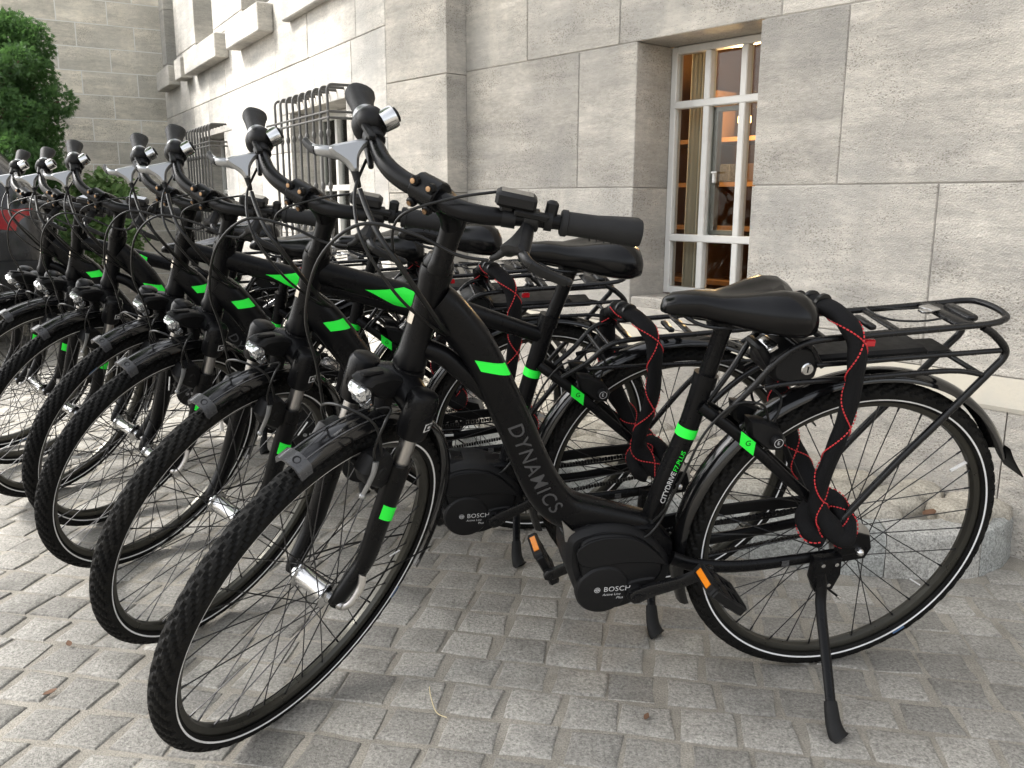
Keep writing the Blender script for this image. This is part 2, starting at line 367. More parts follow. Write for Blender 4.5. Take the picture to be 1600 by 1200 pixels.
def glass_mat():
    m, n, bs = mat_new('window_glass'); out = n.nodes['Material Output']
    tr = N(n, 'BsdfTransparent'); tr.inputs[0].default_value = (0.9, 0.92, 0.9, 1); gl = N(n, 'BsdfGlossy'); gl.inputs['Roughness'].default_value = 0.02
    fr = N(n, 'Fresnel'); fr.inputs[0].default_value = 1.27; mx = N(n, 'MixShader')
    n.links.new(fr.outputs[0], mx.inputs[0]); n.links.new(tr.outputs[0], mx.inputs[1]); n.links.new(gl.outputs[0], mx.inputs[2]); n.links.new(mx.outputs[0], out.inputs[0]); return m
MT['glass'] = glass_mat()
def emit_mat(name, col, s):
    m, n, bs = mat_new(name); bs.inputs['Base Color'].default_value = (*col, 1); bs.inputs['Emission Color'].default_value = (*col, 1); bs.inputs['Emission Strength'].default_value = s; return m
MT['glow'] = emit_mat('warm_shelf_light', (1.0, 0.55, 0.18), 5.0)
# ------------------------------------------------------------------ frames of the walls
AW, AL = R_(-40.7), R_(-31.0)
D1 = Vector((math.sin(AW), math.cos(AW), 0)); N1 = Vector((-math.cos(AW), math.sin(AW), 0))
D2 = Vector((math.sin(AL), math.cos(AL), 0)); N2 = Vector((-math.cos(AL), math.sin(AL), 0))
def frame_m(o, x, y): return Matrix(((x.x, y.x, 0, o.x), (x.y, y.y, 0, o.y), (0, 0, 1, o.z), (0, 0, 0, 1)))
def WP(u, c, z=0.0): return D1*u-N1*c+Vector((0, 0, z))
CW, CP = 2.78, 2.66
P0 = WP(4.13, CP); ULEN = 6.34; P1 = P0+D2*ULEN
M_MAIN = frame_m(N1*-CW, D1, N1); M_PIL = frame_m(N1*-CP, D1, N1); M_LEFT = frame_m(P0, D2, N2); M_FAR = frame_m(P1, N2, -D2)
rng = random.Random(5)
def cut(rects, op):
    out = []
    for (a, b, c, d) in rects:
        u0, u1, z0, z1 = op
        if u1 <= a or u0 >= b or z1 <= c or z0 >= d: out.append((a, b, c, d)); continue
        if c < z0: out.append((a, b, c, z0))
        if d > z1: out.append((a, b, z1, d))
        m0, m1 = max(c, z0), min(d, z1)
        if a < u0: out.append((a, u0, m0, m1))
        if b > u1: out.append((u1, b, m0, m1))
    return [r for r in out if r[1]-r[0] > 0.02 and r[3]-r[2] > 0.02]
def block(parent, M, u0, u1, z0, z1, depth, mat, gap=0.0035, ch=0.003, jit=0.0015, gl=None, gr=None):
    g0 = gap if gl is None else gl; g1 = gap if gr is None else gr
    du, dz = (u1-u0-g0/2-g1/2)/2, (z1-z0-gap)/2
    vs = []
    for (ins, y) in ((0, -depth), (0, -ch), (ch, 0)):
        for sx, sz in ((-1, -1), (1, -1), (1, 1), (-1, 1)): vs.append((sx*(du-ins), y, sz*(dz-ins)))
    fs = [(3, 2, 1, 0), (8, 9, 10, 11)]
    for r in (0, 1):
        for k in range(4): fs.append((r*4+k, r*4+(k+1) % 4, r*4+4+(k+1) % 4, r*4+4+k))
    b = MB().add(vs, fs)
    me = b.mesh('stone_block', mat, smooth=False)
    o = obj('stone_block', me, parent, M @ Matrix.Translation(((u0+u1)/2+(g0-g1)/4, rng.uniform(-jit, jit), (z0+z1)/2)))
    return o
def coursed(parent, M, courses, joints, openings, depth, mat, **kw):
    """courses: list of z; joints(i) -> list of u for course i"""
    for i in range(len(courses)-1):
        js = joints(i)
        for a, b in zip(js[:-1], js[1:]):
            rs = [(a, b, courses[i], courses[i+1])]
            for op in openings: rs = cut(rs, op)
            for r in rs:
                k = dict(kw)
                for op in openings:       # no joint gap against an opening: real edge there
                    if abs(r[0]-op[1]) < 1e-6: k['gl'] = 0.0
                    if abs(r[1]-op[0]) < 1e-6: k['gr'] = 0.0
                block(parent, M, *r, depth, mat, **k)
def sheet(parent, name, M, rect, openings, y, th, mat):
    rs = [rect]
    for op in openings: rs = cut(rs, op)
    b = MB()
    for (a, c, z0, z1) in rs: b.box(((a+c)/2, y-th/2, (z0+z1)/2), (c-a, th, z1-z0))
    return obj(name, b.mesh(name, mat, smooth=False), parent, M)
# ------------------------------------------------------------------ the building
bld = empty('stone_building'); tag(bld, 'grey travertine building with small barred windows behind the bicycles', 'building')
W1 = (1.893, 2.467, 0.60, 1.66)
mj = {0: [-2.2, -1.0, 0.1, 1.221, 3.117, 3.59], 1: [-2.2, -1.35, -0.4, 0.55, 1.56, 2.796, 3.59], 2: [-2.2, -0.9, 0.2, 0.98, 1.814, 2.565, 3.132, 3.59]}
cz = [0.52, 1.09, 1.66, 2.23, 2.80, 3.37, 3.94, 4.51]
coursed(bld, M_MAIN, cz, lambda i: mj[i] if i < 3 else ([-2.2]+sorted(x+0.13*((i % 3)-1) for x in mj[1+i % 2][1:-1])+[3.59]), [W1], 0.235, MT['stone'])
sheet(bld, 'wall_core', M_MAIN, (-2.2, 3.7, -0.3, 4.6), [(W1[0]-0.01, W1[1]+0.01, W1[2]-0.01, W1[3]+0.01)], -0.0045, 0.2, MT['mortar'])
# plinth stones with a sloping top
for a, b in ((-2.2, -1.1), (-1.1, -0.1), (-0.1, 0.93), (0.93, 1.95), (1.95, 2.9), (2.9, 3.59)):
    p = MB(); a2, b2 = a+0.002, b-0.002
    pr = [(-0.1, -0.2), (0.06, -0.2), (0.06, 0.435), (0.055, 0.441), (0.004, 0.508), (-0.004, 0.516), (-0.1, 0.516)]
    p.loft([[Vector((x, y, z)) for y, z in pr] for x in (a2, b2)])
    cx = (a+b)/2; p.v = [(x-cx, y, z-0.2) for x, y, z in p.v]
    obj('plinth_stone', p.mesh('plinth_stone', MT['stone'], smooth=False), bld, M_MAIN @ Matrix.Translation((cx, 0, 0.2)))
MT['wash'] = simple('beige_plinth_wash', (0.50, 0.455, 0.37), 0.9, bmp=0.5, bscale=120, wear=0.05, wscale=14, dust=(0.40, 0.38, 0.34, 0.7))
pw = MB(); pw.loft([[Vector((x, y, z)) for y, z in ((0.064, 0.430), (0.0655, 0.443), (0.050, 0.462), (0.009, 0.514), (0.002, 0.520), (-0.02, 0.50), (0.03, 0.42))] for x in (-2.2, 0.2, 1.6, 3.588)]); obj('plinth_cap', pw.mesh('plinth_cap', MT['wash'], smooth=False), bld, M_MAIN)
# pilaster
coursed(bld, M_PIL, [-0.05, 0.505, 1.075, 1.645, 2.215, 2.785, 3.355, 3.925, 4.5], lambda i: [3.588, 4.13], [], 0.14, MT['stone'])
# left wing, turned a little away
UPW = [(2.05, 2.85, 2.44, 4.2), (3.85, 4.6, 2.44, 4.2), (5.55, 6.1, 2.44, 4.2)]
LW = [(0.61, 1.72, 0.72, 1.63), (3.68, 4.72, 0.72, 1.63)]
def lj(i):
    o = (0.0, 0.42, 0.2)[i % 3]; xs = [0.0]; x = o if o > 0.1 else 0.506
    while x < ULEN-0.2: xs.append(x); x += 0.74+0.12*math.sin(i*3.1+x*5)
    return xs+[ULEN]
coursed(bld, M_LEFT, [-0.05, 0.23, 0.80, 1.37, 1.94, 2.51, 3.08, 3.65, 4.22, 4.6], lj, UPW+LW, 0.3, MT['stonepale'], gap=0.005)
sheet(bld, 'wall_core', M_LEFT, (0.0, ULEN, -0.3, 4.6), [(a-0.01, b+0.01, c-0.01, d+0.01) for a, b, c, d in UPW+LW], -0.008, 0.28, MT['mortar'])
for a, b, pr_ in ((0.35, 1.62, 0.06), (2.0, 2.95, 0.115), (3.33, 4.62, 0.115), (4.80, 5.1, 0.115), (5.44, 6.15, 0.115)):
    s_ = MB(); s_.box(((a+b)/2, pr_/2, 2.31), (b-a, pr_, 0.195), ch=0.008)
    obj('window_sill', s_.mesh('window_sill', MT['stonepale'], smooth=False), bld, M_LEFT)
def window(parent, M, op, y, cols, rows, fw=0.035, bar_=0.03, mat=None, back=True):
    u0, u1, z0, z1 = op; wn = empty('window', M, parent)
    def rail(a, b, c, d, name, yy=y, th=0.045):
        m = MB(); m.box(((a+b)/2, yy-th/2, (c+d)/2), (b-a, th, d-c), ch=0.004); return obj(name, m.mesh(name, mat or MT['wframe'], smooth=False), wn)
    rail(u0, u0+fw, z0, z1, 'window_frame'); rail(u1-fw, u1, z0, z1, 'window_frame'); rail(u0+fw, u1-fw, z1-fw, z1, 'window_frame'); rail(u0+fw, u1-fw, z0, z0+fw, 'window_frame')
    for c_ in cols: rail(c_-bar_/2, c_+bar_/2, z0+fw, z1-fw, 'mullion', y+0.003)
    for r_ in rows: rail(u0+fw, u1-fw, r_-bar_/2, r_+bar_/2, 'glazing_bar', y+0.007)
    us = [u0+fw]+sorted(cols)+[u1-fw]; zs = [z0+fw]+sorted(rows)+[z1-fw]
    for i in range(len(us)-1):
        for j in range(len(zs)-1):
            m = MB(); m.box(((us[i]+us[i+1])/2, y-0.024, (zs[j]+zs[j+1])/2), (us[i+1]-us[i], 0.005, zs[j+1]-zs[j])); obj('pane', m.mesh('pane', MT['glass'], smooth=False), wn)
    return wn
wn = window(bld, M_MAIN, (1.893, 2.467, 0.642, 1.66), -0.215, [2.105, 2.278], [0.882, 1.427], 0.03, 0.03)
# inner casement in the middle opening
cs = MB(); y_ = -0.262
for (a, b, c, d) in ((2.120, 2.138, 0.90, 1.41), (2.240, 2.263, 0.90, 1.41), (2.138, 2.240, 0.90, 0.918), (2.138, 2.240, 1.392, 1.41)): cs.box(((a+b)/2, y_, (c+d)/2), (b-a, 0.03, d-c))
obj('casement', cs.mesh('casement', MT['sash'], smooth=False), wn)
hh = MB(); hh.box((2.236, -0.236, 1.13), (0.012, 0.02, 0.045), ch=0.003); hh.tube([(2.236, -0.232, 1.15), (2.236, -0.215, 1.15), (2.21, -0.212, 1.15)], 0.004, 8); obj('window_latch', hh.mesh('window_latch', MT['white']), wn)
ss = MB(); ss.box((2.18, -0.105, 0.618), (0.57, 0.21, 0.045), ch=0.005); obj('window_sill', ss.mesh('window_sill', MT['stone'], smooth=False), bld, M_MAIN)
# room behind the window
room = empty('room', M_MAIN, bld)
rb = MB(); rb.add([(x, y, z) for x in (1.45, 3.4) for y in (-2.3, -0.36) for z in (0.2, 2.3)], [(0, 1, 3, 2), (4, 5, 7, 6), (0, 4, 5, 1), (0, 2, 6, 4), (1, 3, 7, 5)])
obj('room_shell', rb.mesh('room_shell', MT['wood'], smooth=False), room)
cu = MB(); pts_ = [Vector((2.455-0.10*k/24, -0.33-0.022*math.sin(k*1.35), 0)) for k in range(25)]
cu.loft([[p+Vector((0, -0.004*t, z)) for p in pts_] for t, z in ((0, 0.62), (1, 1.1), (2, 1.7))], cap=False, closed_ring=False); obj('curtain', cu.mesh('curtain', MT['curtain']), room)
lg = MB()
for z in (0.62, 0.9, 1.12, 1.34): lg.box((2.55, -1.12, z), (1.7, 0.28, 0.022))
for x in (1.75, 2.2, 2.52, 2.9, 3.35): lg.box((x, -1.12, 1.05), (0.025, 0.3, 1.1))
obj('shelf', lg.mesh('shelf', MT['wood'], smooth=False), room)
gw = MB(); gw.box((2.66, -1.03, 1.435), (0.055, 0.05, 0.05), ch=0.01); gw.box((2.36, -1.2, 1.545), (0.28, 0.03, 0.012)); obj('shelf_light', gw.mesh('shelf_light', MT['glow'], smooth=False), room)
rb2 = random.Random(3)
for x, z, wd, hg, mt in ((2.36, 1.35, 0.05, 0.15, 'red'), (2.42, 1.35, 0.05, 0.16, 'red'), (2.28, 1.35, 0.05, 0.14, 'red'), (2.60, 1.131, 0.05, 0.09, 'brass'), (2.44, 1.131, 0.09, 0.05, 'white'), (2.36, 0.911, 0.09, 0.045, 'white'), (2.45, 0.63, 0.14, 0.10, 'red'), (2.75, 1.131, 0.06, 0.09, 'clip')):
    k = MB(); k.box((x, -1.06, z+hg/2), (wd, 0.1, hg), ch=0.004); obj('shelf_item', k.mesh('shelf_item', MT[mt], smooth=False), room)
pl = bpy.data.lights.new('shelf_lamp_light', 'POINT'); pl.energy = 15.0; pl.color = (1.0, 0.62, 0.28); pl.shadow_soft_size = 0.06
plo = bpy.data.objects.new('shelf_lamp_light', pl); COL.objects.link(plo); plo.parent = room; plo.matrix_local = Matrix.Translation((2.50, -0.80, 1.50))
# barred windows of the wing
for (a, b, c, d) in LW:
    window(bld, M_LEFT, (a, b, c, d), -0.2, [a+0.37, a+0.74], [1.12], 0.05, 0.04)
    bk = MB(); bk.box(((a+b)/2, -0.6, (c+d)/2), (b-a+0.4, 0.02, d-c+0.4)); bk.box((a-0.1, -0.45, (c+d)/2), (0.02, 0.3, d-c+0.4)); bk.box((b+0.1, -0.45, (c+d)/2), (0.02, 0.3, d-c+0.4)); bk.box(((a+b)/2, -0.45, d+0.1), (b-a+0.4, 0.3, 0.02)); bk.box(((a+b)/2, -0.45, c-0.1), (b-a+0.4, 0.3, 0.02))
    obj('room_shell', bk.mesh('room_shell', MT['dark'], smooth=False), bld, M_LEFT)
    gm = empty('window_grille', M_LEFT, bld); g0, g1 = a-0.10, b-0.16; nb = 9
    for k in range(nb):
        u = g0+(g1-g0)*k/(nb-1); g = MB()
        g.tube(catmull([(u, 0.0, 1.69), (u, 0.10, 1.69), (u, 0.135, 1.685), (u, 0.15, 1.66), (u, 0.15, 1.60)], 4)+[Vector((u, 0.15, 0.66))], 0.0085, 8)
        for z in (1.42, 1.12, 0.86): g.lathe([(-0.022, 0.0085), (-0.012, 0.013), (0, 0.015), (0.012, 0.013), (0.022, 0.0085)], (u, 0.15, z), (0, 0, 1), 8, cap=False)
        obj('bar', g.mesh('bar', MT['iron']), gm)
    for z in (1.505, 1.54, 0.75, 0.785):
        g = MB(); g.tube([(g0-0.02, 0.15, z), (g1+0.22, 0.15, z)], 0.0075, 8, up=(0, 0, 1)); g.tube([(g0-0.0, 0.15, z), (g0-0.0, -0.01, z)], 0.0075, 8, up=(0, 0, 1)); obj('cross_rail', g.mesh('cross_rail', MT['iron']), gm)
for (a, b, c, d) in UPW:
    window(bld, M_LEFT, (a, b, c, d), -0.27, [(a+b)/2], [3.0, 3.6], 0.05, 0.04)
    bk = MB(); bk.box(((a+b)/2, -0.5, (c+d)/2), (b-a+0.3, 0.02, d-c+0.3)); obj('room_shell', bk.mesh('room_shell', MT['dark'], smooth=False), bld, M_LEFT)
# ------------------------------------------------------------------ far cross wall
far = empty('stone_wall'); tag(far, 'weathered coursed stone wall closing the yard behind the conifer', 'wall')
fz = [-0.05+0.0, 0.2]+[0.445+0.245*k for k in range(17)]
def fj(i):
    xs = [-0.3]; x = 0.28 if i % 2 else 0.54
    while x < 3.3: xs.append(x); x += 0.54+0.05*math.sin(i*2.3+x*3)
    return xs+[3.6]
coursed(far, M_FAR, fz, fj, [], 0.25, MT['stonefar'], gap=0.011, jit=0.0008, ch=0.0015)
sheet(far, 'wall_core', M_FAR, (0.0, 3.6, -0.2, fz[-1]), [], -0.0028, 0.25, MT['farmortar'])
# ------------------------------------------------------------------ ground
g = MB(); g.add([(-300, -300, 0), (300, -300, 0), (300, 300, 0), (-300, 300, 0)], [(0, 1, 2, 3)])
ground = obj('ground', g.mesh('ground', MT['sand'], smooth=False), None, Matrix.Translation((0, 0, -0.0034))); tag(ground, kind='structure')
pav = empty('pavement'); tag(pav, kind='structure')
KP = [(0.875, 2.73), (0.858, 2.62), (0.868, 2.51), (0.915, 2.41), (1.0, 2.315), (1.154, 2.198), (1.366, 2.10), (1.65, 2.045), (2.2, 2.03), (3.0, 2.03), (4.2, 2.03), (5.2, 2.03)]
def kerb_c(u):
    if u < 0.862: return 9.0
    for (a, c0), (b, c1) in zip(KP[2:-1], KP[3:]):
        if a <= u <= b: return c0+(c1-c0)*(u-a)/(b-a)
    return KP[-1][1] if u < 6 else 9.0
def project(p):
    q = cam.matrix_world.inverted() @ Vector(p)
    if q.z > -0.1: return None
    return (800+CAM_F*q.x/-q.z, 600-CAM_F*q.y/-q.z, -q.z)
E1 = Vector((0.981, -0.194, 0)); E2 = Vector((0.194, 0.981, 0))
rs = random.Random(11)
def sett_geo(r, L, Wd):
    """small granite block, top near z=0"""
    hx, hy = L/2, Wd/2; j = lambda s: r.uniform(-s, s)
    cor = [(-hx+j(.005), -hy+j(.005)), (hx+j(.005), -hy+j(.005)), (hx+j(.005), hy+j(.005)), (-hx+j(.005), hy+j(.005))]
    out = []
    for k in range(4):
        a, b = cor[k], cor[(k+1) % 4]
        out.append(a); out.append(((a[0]+b[0])/2+j(.003), (a[1]+b[1])/2+j(.003)))
    # cut the corners a little
    v = []; n = len(out)
    for z, ins in ((-0.035, 0.0), (-0.0045+j(.0012), 0.0), (-0.001, 0.003), (0.0004, 0.010)):
        for (x, y) in out:
            d = math.hypot(x, y); s_ = (d-ins)/d; v.append((x*s_, y*s_, z+(j(.0012) if ins else 0)))
    f = [(i*n+k, i*n+(k+1) % n, (i+1)*n+(k+1) % n, (i+1)*n+k) for i in range(3) for k in range(n)]
    v.append((0, 0, 0.0014+j(.001))); f += [(3*n+k, 3*n+(k+1) % n, 4*n) for k in range(n)]
    return v, f
VAR = []
for k in range(14):
    v, f = sett_geo(rs, 0.1, 0.1); VAR.append(MB().add(v, f).mesh('sett', MT['sett'], ang=50))
cand = []
jrow = 0; y = 0.75
while y < 9.5:
    wd = 0.103+rs.uniform(-0.004, 0.005); drift = 0.05*math.sin(jrow*0.31)+0.025*math.sin(jrow*1.13+1)+rs.uniform(-0.012, 0.012); kx = 0
    while kx < 84:
        x = -7.5+kx*0.1205+drift+rs.uniform(-0.005, 0.005); ln = 0.108+rs.uniform(-0.007, 0.004); kx += 1
        wob = 0.012*math.sin(x*1.7+y*0.8)+0.006*math.sin(x*4.1+y*3)
        P = E1*(x+ln/2)+E2*(y+wd/2+wob)
        u, c = P.dot(D1), -P.dot(N1)
        ok = c < kerb_c(u)-0.03 and c < 2.66
        if ok and (P-P0).dot(N2) > 0.06 or (ok and u < 4.1):
            pr_ = project(P)
            if pr_ and -150 < pr_[0] < 1750 and pr_[1] < 1350: cand.append((P, ln, wd, pr_))
    y += wd+0.0115; jrow += 1
inv = [(c[3][2], i) for i, c in enumerate(cand) if -20 < c[3][0] < 1620 and c[3][1] < 1225]
inv.sort(); single = set(i for _, i in inv[:300])
stuff = MB()
base_rot = math.atan2(E1.y, E1.x)
for i, (P, ln, wd, pr_) in enumerate(cand):
    rz = base_rot+rs.uniform(-0.035, 0.035); tx, ty = rs.uniform(-0.008, 0.008), rs.uniform(-0.008, 0.008); dz = rs.uniform(-0.0015, 0.0015)
    M = Matrix.Translation((P.x, P.y, dz)) @ Matrix.Rotation(rz, 4, 'Z') @ Matrix.Rotation(tx, 4, 'X') @ Matrix.Rotation(ty, 4, 'Y') @ Matrix.Diagonal((ln/0.1, wd/0.1, 1, 1))
    if i in single: obj('sett', VAR[i % 14], pav, M)
    else:
        me = VAR[(i*5) % 14]; stuff.add([M @ v.co for v in me.vertices], [tuple(p.vertices) for p in me.polygons])
so_ = obj('sett_field', stuff.mesh('sett_field', MT['sett'], ang=50), pav); tag(so_, kind='stuff')
# ------------------------------------------------------------------ kerb and cobbled bed
kerb = empty('kerb'); tag(kerb, kind='structure')
KC = catmull([WP(u, c) for u, c in KP], 6)
def offset_path(P, d):
    out = []
    for i in range(len(P)):
        t = (P[min(i+1, len(P)-1)]-P[max(i-1, 0)]).normalized(); out.append(P[i]+Vector((t.y, -t.x, 0))*d)
    return out
# inward = towards the wall
test = offset_path(KC, 0.1)[30]; sgn = 1 if -test.dot(N1) > -KC[30].dot(N1) else -1
KI = offset_path(KC, 0.125*sgn)
cuts = [0, 13, 26, 36, 42, 48, 53, 57, len(KC)-1]; rk = random.Random(2)
for a, b in zip(cuts[:-1], cuts[1:]):
    rings = []; n = b-a; top = 0.128+rk.uniform(-0.004, 0.006)
    for i in range(a, b+1):
        o_, q = KC[i], KI[i]; w_ = (q-o_).normalized()
        if i == a or i == b:
            t = (KC[min(i+1, len(KC)-1)]-KC[max(i-1, 0)]).normalized()*(0.0015 if i == a else -0.0015); o_ = o_+t; q = q+t
        j = lambda: rk.uniform(-0.0025, 0.0025)
        rings.append([o_+Vector((0, 0, -0.1)), o_+w_*(0.003+j())+Vector((0, 0, top-0.022)), o_+w_*0.008+Vector((0, 0, top-0.008)), o_+w_*0.02+Vector((0, 0, top+j())), q-w_*0.012+Vector((0, 0, top+j())), q+Vector((0, 0, top-0.012)), q+Vector((0, 0, -0.1))])
    k = MB(); k.loft(rings); obj('kerb_stone', k.mesh('kerb_stone', MT['kerb'], ang=35), kerb)
MT['earth'] = simple('grey_bed_mortar', (0.20, 0.185, 0.16), 0.95, bmp=0.6, bscale=150)
bed = empty('cobbled_bed'); tag(bed, kind='structure')
bm_ = MB(); UU = [0.93+0.1*k for k in range(44)]
inner = lambda u: min(kerb_c(max(u, 0.87))+0.11, 2.72)
bm_.loft([[WP(u, inner(u), 0.055), WP(u, inner(u), 0.103), WP(u, 2.74, 0.118), WP(u, 2.74, 0.0)] for u in UU]); obj('bed_mortar', bm_.mesh('bed_mortar', MT['earth'], smooth=False), bed)
rc = random.Random(8); cv = []
for k in range(10):
    n = 9; m = MB(); ang0 = rc.uniform(0, 6.28); base = []
    for q in range(n):
        a = ang0+2*math.pi*q/n; rr = 0.5*(1+rc.uniform(-0.14, 0.16)); base.append((rr*math.cos(a), rr*math.sin(a)))
    rings = [[Vector((x*s_, y_*s_, z+rc.uniform(-.04, .04)*(z > 0))) for x, y_ in base] for s_, z in ((1.0, -0.5), (1.03, 0.0), (0.96, 0.28), (0.78, 0.44), (0.4, 0.52))]
    m.loft(rings); cv.append(m.mesh('cobble', MT['cobble'], ang=60))
u = 0.98; row = 0
while u < 4.4:
    c = inner(u)+0.055; su = 0.0
    while c < 2.69:
        sz_ = rc.uniform(0.11, 0.19); sx_ = rc.uniform(0.15, 0.21)
        p = WP(u+rc.uniform(-0.02, 0.02), min(c+sz_*0.45, 2.66), 0.112+0.018*max(0, (c-2.2)/0.5)+rc.uniform(-0.006, 0.008))
        M = Matrix.Translation(p) @ Matrix.Rotation(math.atan2(D1.y, D1.x)+rc.uniform(-0.35, 0.35), 4, 'Z') @ Matrix.Rotation(rc.uniform(-0.09, 0.09), 4, 'X') @ Matrix.Diagonal((sx_, sz_*0.93, 0.085, 1))
        obj('cobble', cv[rc.randrange(10)], bed, M); c += sz_+0.006
    u += 0.175
# fallen leaves and a straw
def leaf(name, p, rz, size, label, mat='leaf_litter'):
    m = MB(); pts = []
    prof = [(-.5, 0), (-.25, .2), (.05, .26), (.3, .15), (.5, 0)]
    vs = [(x*size, y*size, 0.12*size*(1-4*y*y)*(0.5+x)) for x, y in prof]+[(x*size, -y*size, 0.1*size*(1-4*y*y)*(0.5+x)) for x, y in prof[1:-1]]+[(0, 0, 0.0)]
    f = [(0, 8, 1), (1, 8, 2), (2, 8, 3), (3, 8, 4), (0, 5, 8), (5, 6, 8), (6, 7, 8), (7, 4, 8)]
    m.add(vs, f); v2 = [(x, y, z+0.0012) for x, y, z in m.v]; n0 = len(m.v)
    m.v += v2; m.f += [tuple(i+n0 for i in q[::-1]) for q in f]
    o = obj(name, m.mesh(name, MT[mat]), None, Matrix.Translation(p) @ Matrix.Rotation(rz, 4, 'Z')); tag(o, label, 'leaf', 'fallen leaves on the cobbles'); return o
leaf('fallen_leaf', WP(1.03, 2.50, 0.142), 0.5, 0.06, 'brown leaf on the kerb bed, nearest the rounded kerb corner')
leaf('fallen_leaf', WP(1.22, 2.56, 0.142), 1.9, 0.07, 'brown leaf in the middle of the cobbled bed')
leaf('fallen_leaf', WP(1.18, 2.66, 0.142), 2.9, 0.05, 'brown leaf on the cobbles close against the wall plinth')
leaf('fallen_leaf', WP(0.97, 2.68, 0.142), 0.2, 0.05, 'small brown leaf beside the plinth at the end of the bed')
leaf('fallen_leaf', WP(2.0, 2.3, 0.142), 1.2, 0.06, 'brown leaf on the cobbles behind the second bicycle')
def gpt(px, py, z=0.0):  # point on the ground under a picture position
    d = cam.matrix_world.to_3x3() @ Vector(((px-800)/CAM_F, -(py-600)/CAM_F, -1)); o = cam.matrix_world.translation
    return o+d*((z-o.z)/d.z)
leaf('fallen_leaf', gpt(78, 1082, 0.006), 0.7, 0.030, 'small crumpled brown leaf on the setts at lower left')
leaf('fallen_leaf', gpt(108, 1006, 0.006), 2.2, 0.026, 'tiny brown leaf scrap on the setts left of the second wheel')
leaf('fallen_leaf', gpt(1010, 1120, 0.006), 1.1, 0.022, 'tiny dry leaf scrap on the setts below the motor')
a_, b_, c_ = gpt(671, 1073, .006), gpt(682, 1113, .006), gpt(698, 1121, .006)
m = MB(); m.tube(catmull([a_, (a_+b_)/2+Vector((-.004, 0, 0.004)), b_, c_], 4), 0.0011, 6); tag(obj('straw', m.mesh('straw', MT['straw'])), 'bent dry straw lying on the setts between the wheels', 'straw')
# ------------------------------------------------------------------ conifer, shrub
def leaf_mat(name, c0, c1, c2):
    m, n, bs = mat_new(name); ge = N(n, 'NewGeometry')
    no = N(n, 'TexNoise', Scale=6.0, Detail=3.0); n.links.new(ge.outputs['Position'], no.inputs['Vector'])
    f = math_(n, 'ADD', math_(n, 'MULTIPLY', ge.outputs['Random Per Island'], 0.6), math_(n, 'MULTIPLY', no.outputs[0], 0.4))
    n.links.new(ramp(n, f, [(0.1, c0), (0.5, c1), (0.9, c2)]), bs.inputs['Base Color']); bs.inputs['Roughness'].default_value = 0.55; bs.inputs['Specular IOR Level'].default_value = 0.3
    out = n.nodes['Material Output']; tl = N(n, 'BsdfTranslucent'); tl.inputs[0].default_value = (c2[0]*1.2, c2[1]*1.3, c2[2], 1); mx = N(n, 'MixShader'); mx.inputs[0].default_value = 0.25
    n.links.new(bs.outputs[0], mx.inputs[1]); n.links.new(tl.outputs[0], mx.inputs[2]); n.links.new(mx.outputs[0], out.inputs[0]); return m
MT['thuja'] = leaf_mat('conifer_foliage', (0.022, 0.052, 0.018), (0.052, 0.115, 0.036), (0.105, 0.20, 0.068))
MT['laurel'] = leaf_mat('shrub_leaves', (0.06, 0.12, 0.035), (0.12, 0.22, 0.07), (0.24, 0.34, 0.14))
MT['bark'] = simple('brown_bark', (0.09, 0.06, 0.04), 0.9, bmp=0.8, bscale=60)
def at_px(px, py, depth):
    d = cam.matrix_world.to_3x3() @ Vector(((px-800)/CAM_F, -(py-600)/CAM_F, -1)); return cam.matrix_world.translation+d*depth
def spray(m, p, n_, L, r):
    """flat fan of scale leaves"""
    t = n_.cross(Vector((r.uniform(-1, 1), r.uniform(-1, 1), r.uniform(-1, 1))))
    t = t.normalized() if t.length > 1e-4 else Vector((1, 0, 0)); b = t.cross(n_).normalized()
    vs = [p]; fs = []; k = 5
    for i in range(k):
        a = (i-(k-1)/2)*0.42; dr = n_*math.cos(a)+t*math.sin(a); l = L*(1-0.25*abs(i-2)/2)*r.uniform(0.75, 1.15); wv = (n_*-math.sin(a)+t*math.cos(a))*L*0.085
        i0 = len(vs); q = p+dr*l*0.5+b*L*r.uniform(-.06, .06); e = p+dr*l+Vector((0, 0, -L*0.12))
        vs += [q+wv, e, q-wv]; fs.append((0, i0, i0+1, i0+2))
    m.add(vs, fs)
